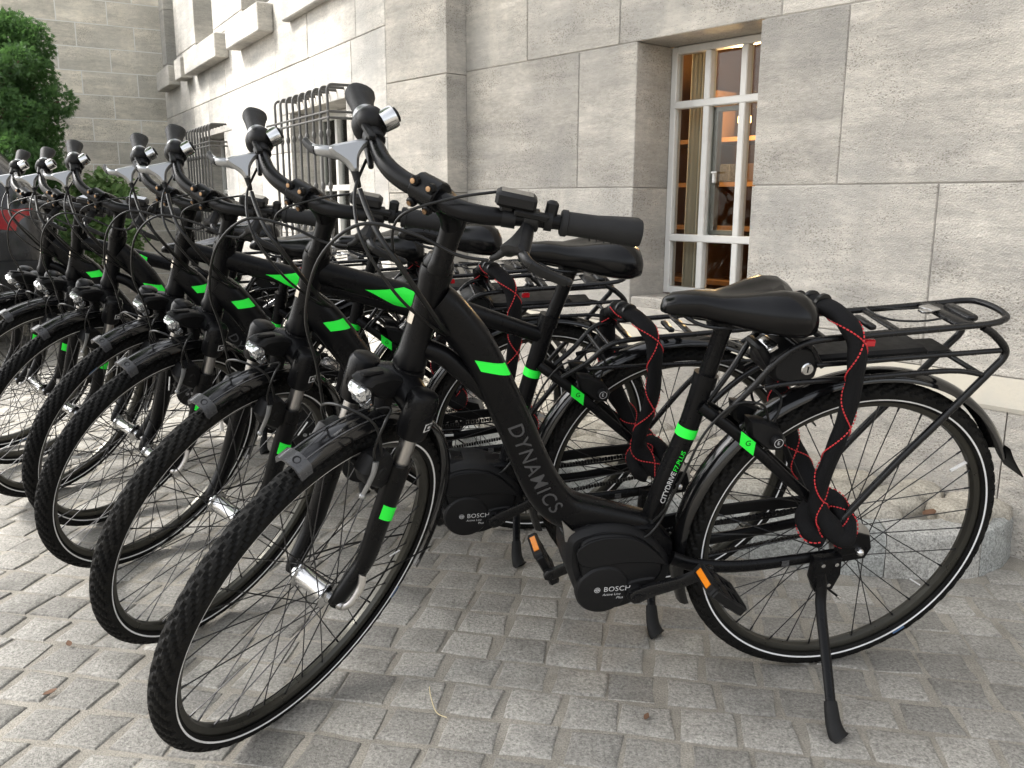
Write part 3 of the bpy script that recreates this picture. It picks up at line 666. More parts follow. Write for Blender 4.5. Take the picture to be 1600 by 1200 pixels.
def blob_tree(name, base, blobs, count, L, mat, label, cat, rnd, droop=0.15, trunk=0.05, stem_h=0.6, leafy=None):
    t = empty(name, Matrix.Translation(base)); tag(t, label, cat)
    m = MB(); vol = [b[1][0]*b[1][1]*b[1][2] for b in blobs]; tot = sum(v**(2/3) for v in vol)
    for (c, rad), v in zip(blobs, vol):
        for _ in range(int(count*v**(2/3)/tot)):
            while True:
                d = Vector((rnd.gauss(0, 1), rnd.gauss(0, 1), rnd.gauss(0, 1)))
                if d.length > 0.1: break
            d.normalize(); k = rnd.uniform(0.62, 1.02) if rnd.random() < 0.85 else rnd.uniform(0.2, 0.6)
            k *= 1+0.10*math.sin(d.x*9+c[0]*7)*math.sin(d.z*11+d.y*8)
            p = Vector((c[0]+d.x*rad[0]*k, c[1]+d.y*rad[1]*k, c[2]+d.z*rad[2]*k))
            n_ = (Vector((d.x/rad[0], d.y/rad[1], d.z/rad[2])).normalized()+Vector((rnd.gauss(0, .35), rnd.gauss(0, .35), rnd.gauss(0, .35)+droop))).normalized()
            if leafy: leafy(m, p, n_, L*rnd.uniform(0.7, 1.25), rnd)
            else: spray(m, p, n_, L*rnd.uniform(0.7, 1.3), rnd)
    obj('crown', m.mesh('crown', mat, smooth=False), t)
    tr = MB(); top = max(b[0][2] for b in blobs)
    tr.tube(catmull([(0, 0, -0.05), (0.01, 0.01, stem_h*0.5), (-0.01, 0.02, stem_h), (0.0, 0, top)], 5), [trunk, trunk*0.25], 10)
    for (c, rad) in blobs: tr.tube(catmull([(0, 0, max(0.2, c[2]-0.5)), (c[0]*0.5, c[1]*0.5, c[2]-0.2), tuple(c)], 4), [trunk*0.4, trunk*0.12], 6)
    obj('trunk', tr.mesh('trunk', MT['bark']), t); return t
DT = 7.9
tb = at_px(-10, 300, DT); tb.z = 0
def tblob(px, py, w_, h_, dd=0.0):
    q = at_px(px, py, DT+dd)-tb; s_ = DT/CAM_F; return ((q.x, q.y, q.z), (w_*s_, w_*s_*0.9, h_*s_))
rt = random.Random(21)
blobs = [tblob(5, 110, 66, 85), tblob(12, 60, 48, 42), tblob(-40, 90, 80, 90), tblob(52, 70, 30, 36, -0.05), tblob(62, 130, 28, 42, -0.1), tblob(10, 200, 74, 80), tblob(92, 158, 26, 22, -0.15), tblob(68, 196, 32, 34, -0.1), tblob(30, 260, 68, 70), tblob(66, 262, 30, 42, -0.1), tblob(-40, 220, 90, 100), tblob(10, 330, 78, 70), tblob(5, 170, 36, 30, -0.4), tblob(24, 235, 36, 28, -0.42), tblob(-20, 120, 36, 32, -0.4), tblob(30, 95, 26, 24, -0.35), tblob(45, 180, 24, 22, -0.38), tblob(-80, 300, 80, 90), tblob(20, 400, 80, 70)]
blob_tree('conifer', tb, blobs, 48000, 0.042, MT['thuja'], 'dense dark green columnar conifer at the left edge of the yard', 'tree', rt, 0.25, 0.07, 0.8)
def oval(m, p, n_, L, r):
    t = n_.cross(Vector((r.uniform(-1, 1), r.uniform(-1, 1), r.uniform(-1, 1)))).normalized(); ax = (t*0.8+n_*0.4+Vector((0, 0, r.uniform(-.3, .3)))).normalized(); sd = ax.cross(n_).normalized()*L*0.24
    m.add([p, p+ax*L*0.35+sd, p+ax*L*0.75+sd*0.8, p+ax*L-n_*L*.08, p+ax*L*0.75-sd*0.8, p+ax*L*0.35-sd], [(0, 1, 2, 3), (0, 3, 4, 5)])
DT2 = 8.6; sb = at_px(165, 340, DT2); sb.z = 0
def sblob(px, py, w_, h_, dd=0.0):
    q = at_px(px, py, DT2+dd)-sb; s_ = DT2/CAM_F; return ((q.x, q.y, q.z), (w_*s_, w_*s_*0.9, h_*s_))
blob_tree('leafy_shrub', sb, [sblob(165, 300, 40, 32), sblob(140, 320, 34, 36), sblob(188, 318, 26, 28), sblob(165, 365, 45, 45), sblob(110, 360, 45, 50), sblob(195, 370, 28, 38)], 4200, 0.075, MT['laurel'], 'broad-leaved green shrub beside the conifer, behind the handlebars', 'shrub', rt, 0.2, 0.03, 0.3, leafy=oval)
TBS = Vector((-3.6, 2.3, 0))
blob_tree('added_shade_tree', TBS, [((0.5, 0.6, 5.3), (1.7, 1.9, 1.5)), ((0.9, -0.9, 4.9), (1.3, 1.4, 1.2)), ((0.7, 1.5, 5.0), (1.2, 1.2, 1.0)), ((-0.9, 0.3, 5.6), (1.6, 1.7, 1.4)), ((0.4, 0.3, 6.6), (1.6, 1.8, 1.2)), ((1.5, 0.2, 5.6), (1.1, 1.4, 1.1)), ((0.8, 2.5, 4.3), (1.0, 0.9, 0.9))], 8000, 0.24, MT['laurel'], 'tall broad-leaved tree added out of view to shade the near end of the facade', 'tree', rt, 0.1, 0.16, 2.6, leafy=oval)  # tree added outside the camera view to keep sun off the near facade
# ------------------------------------------------------------------ parked car (rear corner in view)
def make_car():
    # local: x to its right, y forward, z up; rear bumper at y=0
    Mx = Matrix.Translation((-3.80, 5.42, 0)) @ Matrix.Rotation(R_(32), 4, 'Z')
    car = empty('parked_car', Mx); tag(car, 'dark parked car with red tail lamps at the far left', 'car')
    def half(w, zb, zs, zr, wr):   # cross-section from bottom to roof
        return [(w*0.80, zb), (w*0.97, zb+0.08), (w, zb+0.3), (w*1.0, zs-0.22), (w*0.975, zs-0.04), (w*0.93, zs), (wr+(w*0.93-wr)*0.5, (zs+zr)/2), (wr, zr-0.06), (wr*0.9, zr-0.015), (wr*0.55, zr)]
    secs = [(0.0, half(0.74, 0.34, 0.80, 0.86, 0.60)), (0.03, half(0.80, 0.30, 0.98, 1.04, 0.64)), (0.10, half(0.86, 0.26, 1.06, 1.13, 0.66)), (0.28, half(0.89, 0.22, 1.08, 1.36, 0.62)), (0.55, half(0.90, 0.20, 1.07, 1.47, 0.60)), (1.2, half(0.91, 0.2, 1.05, 1.50, 0.61)), (2.3, half(0.91, 0.2, 1.03, 1.46, 0.60)), (2.9, half(0.91, 0.2, 1.01, 1.16, 0.62)), (3.2, half(0.90, 0.2, 0.98, 1.02, 0.66)), (4.0, half(0.84, 0.24, 0.86, 0.90, 0.62)), (4.25, half(0.70, 0.32, 0.66, 0.70, 0.55))]
    m = MB(); m.loft([[Vector((x, y, z)) for x, z in h]+[Vector((-x, y, z)) for x, z in h[::-1]] for y, h in secs])
    me = m.mesh('body', MT['carpaint'], ang=50); b = obj('body', me, car)
    sub = b.modifiers.new('smooth', 'SUBSURF'); sub.levels = 2; sub.render_levels = 2
    w_ = MB(); w_.loft([[Vector((x, y-0.012, z)) for x in (-0.56, -0.3, 0, 0.3, 0.56)] for y, z in ((0.115, 1.13), (0.17, 1.2), (0.24, 1.3), (0.33, 1.385))], cap=False, closed_ring=False); obj('rear_window', w_.mesh('rear_window', MT['carglass']), car)
    for s_ in (-1, 1):
        t = MB(); t.loft([[Vector((s_*x, y, z)) for z in zz] for x, y, zz in ((0.40, -0.004, (0.87, 0.93, 0.96)), (0.6, -0.0, (0.84, 0.93, 0.97)), (0.74, 0.03, (0.83, 0.93, 0.98)), (0.83, 0.11, (0.84, 0.93, 0.98)), (0.885, 0.25, (0.87, 0.94, 0.98)))], cap=False, closed_ring=False)
        n0 = len(t.v); t.v += [(x-s_*0.02, y+0.03, z) for x, y, z in t.v]; t.f += [tuple(i+n0 for i in f[::-1]) for f in t.f[:]]
        obj('tail_lamp', t.mesh('tail_lamp', MT['carred']), car)
        r_ = MB(); r_.box((s_*0.62, -0.008, 0.55), (0.17, 0.03, 0.05), ch=0.008); obj('reflector', r_.mesh('reflector', MT['carred']), car)
        for y in (0.75, 3.35):
            wl = MB(); wl.lathe([(-0.1, 0.2), (-0.1, 0.30), (-0.07, 0.325), (0.07, 0.325), (0.1, 0.3), (0.1, 0.2)], (s_*0.80, y, 0.325), (1, 0, 0), 32); obj('wheel', wl.mesh('wheel', MT['rubber']), car)
    bp = MB(); bp.tube(catmull([(-0.86, 0.2, 0.52), (-0.78, 0.0, 0.52), (-0.4, -0.03, 0.52), (0, -0.035, 0.52), (0.4, -0.03, 0.52), (0.78, 0.0, 0.52), (0.86, 0.2, 0.52)], 6), 0.05, 12, up=(0, 0, 1), rb=0.12); obj('bumper', bp.mesh('bumper', MT['plastic']), car)
    return car
make_car()
# ------------------------------------------------------------------ electric bicycle
LB, RW, HA = 1.1143, 0.352, R_(70)
AX_D = Vector((-math.cos(HA), 0, math.sin(HA))); AX_P = Vector((LB, 0, RW))-Vector((math.sin(HA), 0, math.cos(HA)))*0.05
def steer_m(a): return Matrix.Translation(AX_P) @ Matrix.Rotation(a, 4, AX_D) @ Matrix.Translation(-AX_P)
CACHE = {}
def part(parent, name, key, build, mat, M=None, ang=40, label=None):
    if key not in CACHE:
        b = MB(); build(b); CACHE[key] = b.mesh(name, MT[mat], ang=ang)
    o = obj(name, CACHE[key], parent, M)
    if label: o['label'] = label
    if name in ('spokes', 'chain', 'spoke_reflectors', 'clamp_bolts', 'bolts', 'lettering', 'emblem'): o['kind'] = 'stuff'
    return o
class TubePath:
    """planar tube in the xz plane with decals wrapped on its left side"""
    def __init__(s, pts, rn, ry, power=2.0, n=10):
        s.P = catmull([(p[0], 0, p[1]) for p in pts], n); s.pw = power; m = len(s.P)
        q = catmull([(a, b, 0) for a, b in zip(rn, ry)], n); s.rn = [v.x for v in q]; s.ry = [v.y for v in q]
        s.L = [0.0]
        for i in range(1, m): s.L.append(s.L[-1]+(s.P[i]-s.P[i-1]).length)
    def build(s, b, seg=20): b.tube(s.P, s.rn, seg, rb=s.ry, up=(0, 1, 0), power=s.pw)
    def at(s, l):
        i = 0
        while i < len(s.L)-2 and s.L[i+1] < l: i += 1
        t = (l-s.L[i])/(s.L[i+1]-s.L[i]); p = s.P[i].lerp(s.P[i+1], t); d = (s.P[i+1]-s.P[i]).normalized()
        return p, d, s.rn[i]+(s.rn[i+1]-s.rn[i])*t, s.ry[i]+(s.ry[i+1]-s.ry[i])*t
    def surf(s, l, v, off, side=1):
        """v in -1..1 across the tube (+1 = above/forward side), on the left face"""
        p, d, rn, ry = s.at(l); nn = Vector((-d.z, 0, d.x))
        if nn.z < 0: nn = -nn
        v = max(-0.995, min(0.995, v)); y = ry*(1-abs(v)**s.pw)**(1/s.pw)
        return p+nn*(v*(rn+off))+Vector((0, side*(y+off), 0))
    def near(s, x, z):
        q = Vector((x, 0, z)); return s.L[min(range(len(s.P)), key=lambda i: (s.P[i]-q).length)]
    def decal(s, b, l0, l1, v0, v1, skew=0.0, off=0.0007, nl=4, nv=12, side=1, taper=None):
        vs = []; 
        for i in range(nl+1):
            for j in range(nv+1):
                tv = j/nv; v = v0+(v1-v0)*tv; l = l0+(l1-l0)*i/nl+skew*(tv-0.5)
                if taper: v = taper(i/nl, tv)
                vs.append(s.surf(l, v, off, side))
        b.add(vs, [(i*(nv+1)+j, i*(nv+1)+j+1, (i+1)*(nv+1)+j+1, (i+1)*(nv+1)+j) for i in range(nl) for j in range(nv)])
    def text(s, b, txt, l0, size, flip=False, off=0.0011, space=1.0, v0=0.0, side=1, shear=0.0, bold=0.0):
        vs, fs = text_geo(txt, size, space, shear, bold)
        out = []
        for x, y in vs:
            l = l0+(-x if flip else x); p, d, rn, ry = s.at(l)
            out.append(s.surf(l, v0+(y/rn)*(1 if flip else 1), off, side))
        b.add(out, fs)
def text_geo(txt, size, space=1.0, shear=0.0, bold=0.0):
    cu = bpy.data.curves.new('t', 'FONT'); cu.body = txt; cu.size = size; cu.space_character = space; cu.align_y = 'CENTER'; cu.shear = shear; cu.resolution_u = 3; cu.offset = size*bold
    o = bpy.data.objects.new('t', cu); COL.objects.link(o); dg = bpy.context.evaluated_depsgraph_get()
    me = bpy.data.meshes.new_from_object(o.evaluated_get(dg)); vs = [(v.co.x, v.co.y) for v in me.vertices]; fs = [tuple(p.vertices) for p in me.polygons]
    bpy.data.objects.remove(o); bpy.data.meshes.remove(me); bpy.data.curves.remove(cu); return vs, fs
# ---- frame centre lines
MAIN = TubePath([(0.872, 0.885), (0.847, 0.862), (0.806, 0.813), (0.780, 0.768), (0.749, 0.702), (0.718, 0.634), (0.688, 0.563), (0.656, 0.500), (0.615, 0.456), (0.544, 0.432), (0.440, 0.402)],
                [0.038, 0.037, 0.034, 0.033, 0.0335, 0.0345, 0.036, 0.038, 0.038, 0.035, 0.030], [0.026, 0.028, 0.030, 0.031, 0.032, 0.032, 0.032, 0.032, 0.032, 0.030, 0.026], 2.6, 5)
SEAT = TubePath([(0.4435, 0.375), (0.413, 0.513), (0.383, 0.615), (0.363, 0.722)], [0.020]*4, [0.020]*4, 2.0, 6)
SEATD = TubePath([(0.4435, 0.375), (0.422, 0.465), (0.382, 0.652), (0.352, 0.781)], [0.020]*4, [0.020]*4, 2.0, 6)
TOPT = TubePath([(0.868, 0.905), (0.715, 0.858), (0.586, 0.820), (0.498, 0.790), (0.365, 0.742)], [0.026, 0.027, 0.024, 0.021, 0.018], [0.022, 0.024, 0.021, 0.019, 0.017], 2.3, 6)
DOWN = TubePath([(0.90, 0.835), (0.857, 0.795), (0.788, 0.690), (0.703, 0.545), (0.63, 0.43), (0.585, 0.375)], [0.036, 0.037, 0.037, 0.037, 0.036, 0.034], [0.027, 0.03, 0.031, 0.031, 0.031, 0.03], 2.6, 6)
STAY = TubePath([(0.372, 0.676), (0.283, 0.612), (0.148, 0.496), (-0.004, 0.366)], [0.0115, 0.0115, 0.0105, 0.010], [0.009, 0.009, 0.008, 0.008], 2.4, 6)
HEADT, HEADB = Vector((0.868, 0, 0.945)), Vector((0.917, 0, 0.770))
def b_frame(b, kind):
    ax = (HEADT-HEADB).normalized()
    b.lathe([(0, 0.0285), (0.012, 0.030), (0.03, 0.026), (0.09, 0.0235), (0.15, 0.0255), (0.17, 0.029), (0.182, 0.028)], HEADB, ax, 24)
    b.lathe([(0.184, 0.026), (0.19, 0.027), (0.197, 0.024), (0.205, 0.021)], HEADB, ax, 24)
    if kind == 'wave':
        MAIN.build(b, 28)
        b.tube(catmull([(0.905, 0, 0.808), (0.86, 0, 0.788), (0.825, 0, 0.757), (0.765, 0, 0.700)], 5), [0.0185, 0.017], 14)
        b.tube([(0.60, 0, 0.445), (0.575, 0, 0.39)], [0.034, 0.028], 16, rb=0.024)
        SEAT.build(b); b.lathe([(-0.013, 0.0235), (0.013, 0.0235)], (0.3625, 0, 0.722), SEAT.P[-1]-SEAT.P[-2], 20)
    else:
        TOPT.build(b, 22); DOWN.build(b, 26); SEATD.build(b); b.lathe([(-0.013, 0.0235), (0.013, 0.0235)], (0.3515, 0, 0.781), SEATD.P[-1]-SEATD.P[-2], 20)
    # bridge over the motor, stays
    b.prism([(0.62, 0.405), (0.575, 0.44), (0.50, 0.425), (0.43, 0.42), (0.39, 0.375), (0.385, 0.335), (0.45, 0.35), (0.55, 0.37)], -0.032, 0.032, 0.006)
    for s_ in (-1, 1):
        b.tube([p+Vector((0, s_*(0.022+0.036*min(1, i/9)), 0)) for i, p in enumerate(STAY.P)], STAY.rn, 12, rb=STAY.ry)
        b.tube(catmull([(0.395, s_*0.038, 0.345), (0.34, s_*0.042, 0.326), (0.24, s_*0.052, 0.322), (0.10, s_*0.060, 0.336), (0.0, s_*0.062, 0.35)], 6), [0.016, 0.011], 12, rb=[0.011, 0.008])
        b.prism([(0.055, 0.333), (0.03, 0.325), (-0.02, 0.33), (-0.03, 0.355), (-0.02, 0.385), (0.03, 0.40), (0.05, 0.37)], s_*0.065-0.004, s_*0.065+0.004, 0.001)
    b.tube([(0.31, -0.03, 0.632), (0.31, 0.03, 0.632)], 0.008, 10, up=(0, 0, 1))
def b_green_down(b, kind):
    if kind == 'wave': l = MAIN.near(0.780, 0.772); MAIN.decal(b, l-0.012, l+0.013, -0.38, 0.93, 0.036)
    else: l = DOWN.near(0.853, 0.785); DOWN.decal(b, l-0.012, l+0.014, -0.05, 0.93, 0.022)
def b_green_band(b, kind):
    S_, z = (SEAT, (0.383, 0.615)) if kind == 'wave' else (SEATD, (0.382, 0.652))
    p = S_.near(*z); b.tube([S_.at(p-0.010)[0], S_.at(p+0.010)[0]], 0.0207, 24, cap=False)
def b_green_flash(b):
    l0, l1 = TOPT.near(0.785, 0.87), TOPT.near(0.645, 0.84)
    def lim(i, t):
        hw = 0.88*(i/0.62)**1.25 if i < 0.62 else 0.88-0.34*((i-0.62)/0.38)**1.4
        return max(-0.95, min(0.95, -0.06-0.12*(1-i)-hw+2*hw*t))
    TOPT.decal(b, l0, l1, 0, 0, nl=24, nv=6, taper=lim)
def b_green_stay(b):
    S2 = STAY; l = S2.near(0.283, 0.612)
    vs = [Vector((p.x, 0.0585, p.z)) for p in (S2.surf(l-0.03, 0.9, .001), S2.surf(l+0.012, 0.9, .001), S2.surf(l+0.03, -0.9, .001), S2.surf(l-0.012, -0.9, .001))]
    b.add(vs, [(0, 1, 2, 3)])
def b_stay_g(b):
    S2 = STAY; l = S2.near(0.283, 0.612); c = S2.surf(l, 0, .001); c.y = 0.0592; tv, tf = text_geo('G', 0.016)
    b.add([(c.x+0.005-x, c.y, c.z+y) for x, y in tv], tf)
def b_letters(b, kind):
    if kind == 'wave': MAIN.text(b, 'DYNAMICS', MAIN.near(0.729, 0.660), 0.0385, space=1.14, shear=0.08, v0=-0.05, bold=0.006)
    else: DOWN.text(b, 'DYNAMICS', DOWN.near(0.76, 0.64), 0.0385, space=1.14, shear=0.08, bold=0.006)
def b_letters2(b, kind):
    S_ = SEAT if kind == 'wave' else SEATD
    S_.text(b, 'CITYDRIVE', S_.near(0.426, 0.462), 0.0150, space=0.98, shear=0.2, v0=-0.1, bold=0.015)
def b_letters3(b, kind):
    S_ = SEAT if kind == 'wave' else SEATD
    S_.text(b, 'F7.PLUS', S_.near(0.4035, 0.537)+0.004, 0.0140, space=0.98, shear=0.2, v0=-0.1)
def b_badge(b, kind):
    c = (HEADT+HEADB)/2+Vector((0, 0, 0.0)); fx = Vector((math.sin(HA+.03), 0, math.cos(HA+.03))); 
    ax = (HEADT-HEADB).normalized()
    vs = []
    for i in range(9):
        a = (i-4)/4*0.75; d = fx*math.cos(a)+Vector((0, 1, 0))*math.sin(a)
        for k in (-1, 1): vs.append(c+d*0.0252+ax*(k*0.014*(1-0.3*abs(a))))
    b.add(vs, [(2*i, 2*i+1, 2*i+3, 2*i+2) for i in range(8)])
# ---- wheels
def b_tyre(b):
    n, ms = 640, 22; Rc, rt = 0.3295, 0.0228; vs = []
    for i in range(n):
        a = 2*math.pi*i/n
        for k in range(ms):
            w = -2.35+4.7*k/(ms-1)            # section angle from the crown
            d = 0.0
            if abs(w) < 1.28:
                ph = (i/10.0 + abs(w)*1.25 + (0.5 if w > 0 else 0)) % 1.0
                if abs(w) > 0.10 and ph < 0.30: d = -0.0042
                if 0.62 < abs(w) < 0.74 and ph > 0.45: d = -0.0032
                if abs(w) > 0.95 and ph > 0.5: d = max(d, 0.0) + 0.0006
            r = Rc+(rt+d)*math.cos(w); vs.append((r*math.cos(a), (rt+d)*math.sin(w)*1.02, r*math.sin(a)))
    b.add(vs, [(i*ms+k, ((i+1) % n)*ms+k, ((i+1) % n)*ms+k+1, i*ms+k+1) for i in range(n) for k in range(ms-1)])
def b_stripe(b, s_):
    Rc, rt = 0.3295, 0.0235; n = 120
    if True:
        vs = []
        for i in range(n):
            a = 2*math.pi*i/n
            for w in (1.84, 1.99): vs.append(((Rc+rt*math.cos(w))*math.cos(a), s_*rt*1.02*math.sin(w), (Rc+rt*math.cos(w))*math.sin(a)))
        b.add(vs, [(2*i, 2*((i+1) % n), 2*((i+1) % n)+1, 2*i+1) for i in range(n)])
def b_mark(b):
    Rc, rt = 0.3295, 0.0238
    for a0 in (4.05,):
        vs = []
        for i in range(7):
            a = a0+0.09*i/6
            for w in (1.60, 1.84): vs.append(((Rc+rt*math.cos(w))*math.cos(a), rt*1.02*math.sin(w), (Rc+rt*math.cos(w))*math.sin(a)))
        b.add(vs, [(2*i, 2*i+1, 2*i+3, 2*i+2) for i in range(6)])
def b_rim(b): b.ring([(-0.0125, 0.320), (-0.0125, 0.308), (-0.009, 0.3015), (0, 0.2985), (0.009, 0.3015), (0.0125, 0.308), (0.0125, 0.320), (0.010, 0.321), (0, 0.317), (-0.010, 0.321)], seg=120)
def b_spokes(b, rf, yf):
    for i in range(36):
        a = 2*math.pi*(i+0.3)/36; s_ = 1 if i % 2 else -1; tw = (0.95 if (i//2) % 2 else -0.95)
        p = Vector((rf*math.cos(a+tw), s_*yf, rf*math.sin(a+tw))); q = Vector((0.301*math.cos(a), s_*0.003, 0.301*math.sin(a)))
        b.tube([p, q], 0.00125, 5); e = q-(q-p).normalized()*0.013; b.tube([e, q], 0.0022, 5)
def b_hub_front(b): b.lathe([(-0.05, 0.006), (-0.048, 0.012), (-0.040, 0.013), (-0.037, 0.026), (-0.033, 0.026), (-0.031, 0.0195), (0, 0.018), (0.031, 0.0195), (0.033, 0.026), (0.037, 0.026), (0.04, 0.013), (0.048, 0.012), (0.05, 0.006)], seg=28)
def b_hub_rear(b): b.lathe([(-0.062, 0.008), (-0.06, 0.022), (-0.045, 0.026), (-0.04, 0.045), (-0.034, 0.045), (-0.03, 0.036), (0.0, 0.038), (0.028, 0.036), (0.032, 0.045), (0.037, 0.045), (0.042, 0.03), (0.055, 0.022), (0.062, 0.010)], seg=32)
def b_reflclips(b):
    for a in (3.75,): 
        d = Vector((math.cos(a), 0, math.sin(a))); b.tube([d*0.235+Vector((0, 0.011, 0)), d*0.275+Vector((0, 0.007, 0))], 0.0017, 6)
def b_valve(b):
    d = Vector((math.cos(2.6), 0, math.sin(2.6))); b.tube([d*0.30, d*0.262], 0.0038, 8)
def wheel(parent, front, M, roll):
    w_ = empty('wheel', M @ Matrix.Rotation(roll, 4, 'Y'), parent)
    part(w_, 'tyre', 'tyre', b_tyre, 'tyre', ang=30); part(w_, 'rim', 'rim', b_rim, 'rim', ang=30); [part(w_, 'reflective_stripe', 'stripe%d' % s_, lambda b: b_stripe(b, s_), 'stripe') for s_ in (1, -1)]; part(w_, 'tyre_mark', 'mark', b_mark, 'blue')
    if front: part(w_, 'spokes', 'spf', lambda b: b_spokes(b, 0.024, 0.035), 'spoke'); part(w_, 'hub', 'hubf', b_hub_front, 'silver', ang=30)
    else: part(w_, 'spokes', 'spr', lambda b: b_spokes(b, 0.042, 0.034), 'spoke'); part(w_, 'hub', 'hubr', b_hub_rear, 'dull', ang=30)
    part(w_, 'spoke_reflectors', 'spc', b_reflclips, 'stripe'); part(w_, 'valve', 'valve', b_valve, 'white')
    return w_
# ---- front end (drawn straight ahead, turned by the steering matrix)
def b_fork(b):
    # crown
    c = Vector((0.928, 0, 0.752)); ax = (HEADT-HEADB).normalized()
    b.lathe([(-0.035, 0.020), (-0.03, 0.027), (0.012, 0.0285), (0.018, 0.0275)], HEADB-ax*0.018, ax, 24)
    ring = []
    for t in [k/12 for k in range(13)]:
        y = -0.072+0.144*t; e = abs(2*t-1); x = 0.945+0.020*e*e; z = 0.752-0.022*e*e; hz = 0.022+0.006*e; hx = 0.034-0.002*e
        ring.append([Vector((x+hx*math.cos(a)*(abs(math.cos(a))**-0.25 if abs(math.cos(a)) > 1e-3 else 1), y, z+hz*math.sin(a))) for a in [2*math.pi*q/16 for q in range(16)]])
    b.loft(ring)
    for s_ in (-1, 1):
        d = Vector((0.2747, 0, -0.9615)); t = Vector((0.962, s_*0.066, 0.752))
        b.lathe([(-0.026, 0.016), (-0.022, 0.024), (-0.012, 0.0285), (0.055, 0.0275), (0.062, 0.024), (0.063, 0.017)], t, d, 22)
        # lower leg
        P = [t+d*0.118, t+d*0.13, t+d*0.17, t+d*0.25, t+d*0.33, Vector((1.078, s_*0.062, 0.395)), Vector((1.106, s_*0.058, 0.362)), Vector((1.114, s_*0.056, 0.345))]
        Q = catmull(P, 4); n = len(Q); rr = [0.024-0.0095*(i/(n-1))**1.6 for i in range(n)]; b.tube(Q, rr, 16, rb=[r*0.86 for r in rr])
def b_stanchion(b, s_):
        d = Vector((0.2747, 0, -0.9615)); t = Vector((0.962, s_*0.066, 0.752)); b.lathe([(0.05, 0.0150), (0.128, 0.0150)], t, d, 18)
def b_forkgreen(b):
    d = Vector((0.2747, 0, -0.9615)); t = Vector((0.962, 0.066, 0.752)); vs = []
    fx = Vector((0.9615, 0, 0.2747))
    for i in range(9):
        a = -1.0+2.1*i/8
        for l in (0.205, 0.235): 
            l2 = l-0.008*math.sin(a); vs.append(t+d*l2+fx*(0.0232*math.sin(a))+Vector((0, 0.0205*math.cos(a)-0.0006, 0)))
    b.add(vs, [(2*i, 2*i+1, 2*i+3, 2*i+2) for i in range(8)])
def b_forklabel(b):
    d = Vector((0.2747, 0, -0.9615)); t = Vector((0.962, 0.066, 0.752)); fx = Vector((0.9615, 0, 0.2747)); c = t+d*0.03
    for (x0, x1, z0, z1) in ((-.010, -.008, -.008, .008), (.008, .010, -.008, .008), (-.008, .008, .006, .008), (-.008, .008, -.008, -.006), (-.004, .003, -.002, .003)):
        vs = []
        for x, z in ((x0, z0), (x1, z0), (x1, z1), (x0, z1)): vs.append(c+fx*x-d*z+Vector((0, math.sqrt(0.0286**2-x*x)+0.0004, 0)))
        b.add(vs, [(0, 1, 2, 3)])
def b_qr(b):
    b.lathe([(0.06, 0.0085), (0.066, 0.0095), (0.074, 0.0085), (0.076, 0.004)], (1.114, 0, 0.352), (0, 1, 0), 14)
    b.tube(catmull([(1.114, 0.074, 0.352), (1.105, 0.084, 0.365), (1.088, 0.088, 0.395), (1.078, 0.082, 0.418)], 5), [0.005, 0.0038], 10, rb=[0.007, 0.009])
def fender_ring(b, c, R0, a0, a1, wd, n=44):
    prof = [(-wd, -0.012), (-wd*0.93, -0.004), (-wd*0.6, 0.0035), (0, 0.0065), (wd*0.6, 0.0035), (wd*0.93, -0.004), (wd, -0.012), (wd*0.93-0.001, -0.0065), (wd*0.58, 0.0012), (0, 0.004), (-wd*0.58, 0.0012), (-wd*0.93+0.001, -0.0065)]
    b.ring([(y, R0+r) for y, r in prof], c, n, a0, a1)
def b_fender_f(b):
    fender_ring(b, (LB, 0, RW), 0.374, R_(80), R_(213), 0.0265)
def b_fstays(b, s_): b.tube(catmull([(LB-0.01, s_*0.06, 0.36), (LB-0.15, s_*0.05, 0.30), (LB-0.34, s_*0.028, 0.20)], 4), 0.002, 6)
def b_glint(b, s_): b.ring([(s_*0.0145+y, 0.3785+r) for y, r in ((-0.0012, 0.0), (-0.0008, 0.0012), (0.0008, 0.0012), (0.0012, 0.0))], (LB, 0, RW), 36, R_(81), R_(125))  # paler strips standing in for the highlight lines along the mudguard
def b_fclip(b):
    n = 6; vs = []
    a0, a1 = R_(77.2), R_(81.0); prof = [(-0.029, -0.016), (-0.027, 0.001), (-0.015, 0.009), (0, 0.0115), (0.015, 0.009), (0.027, 0.001), (0.029, -0.016), (0.026, -0.012), (0.014, 0.003), (0, 0.005), (-0.014, 0.003), (-0.026, -0.012)]
    b.ring([(y, 0.374+r) for y, r in prof], (LB, 0, RW), 6, a0, a1)
def b_fclip_g(b): b.lathe([(-0.001, 0.0), (0.0012, 0.007), (0.0012, 0.0055)], (LB+0.3855*math.cos(R_(79.2)), 0.008, RW+0.3835*math.sin(R_(79.2))), (math.cos(R_(79.2)), 0.25, math.sin(R_(79.2))), 12, cap=False)
def b_lamp(b):
    b.prism([(0.955, 0.735), (1.0, 0.752), (1.03, 0.775), (1.046, 0.798), (1.050, 0.808), (1.03, 0.811), (0.985, 0.796), (0.955, 0.775)], -0.022, 0.022, 0.005)
    b.box((1.02, 0, 0.810), (0.055, 0.012, 0.006), Matrix.Rotation(R_(-22), 4, 'Y'), ch=0.002)
    b.prism([(0.965, 0.74), (0.995, 0.75), (0.99, 0.70), (0.97, 0.70)], -0.012, 0.012, 0.003)
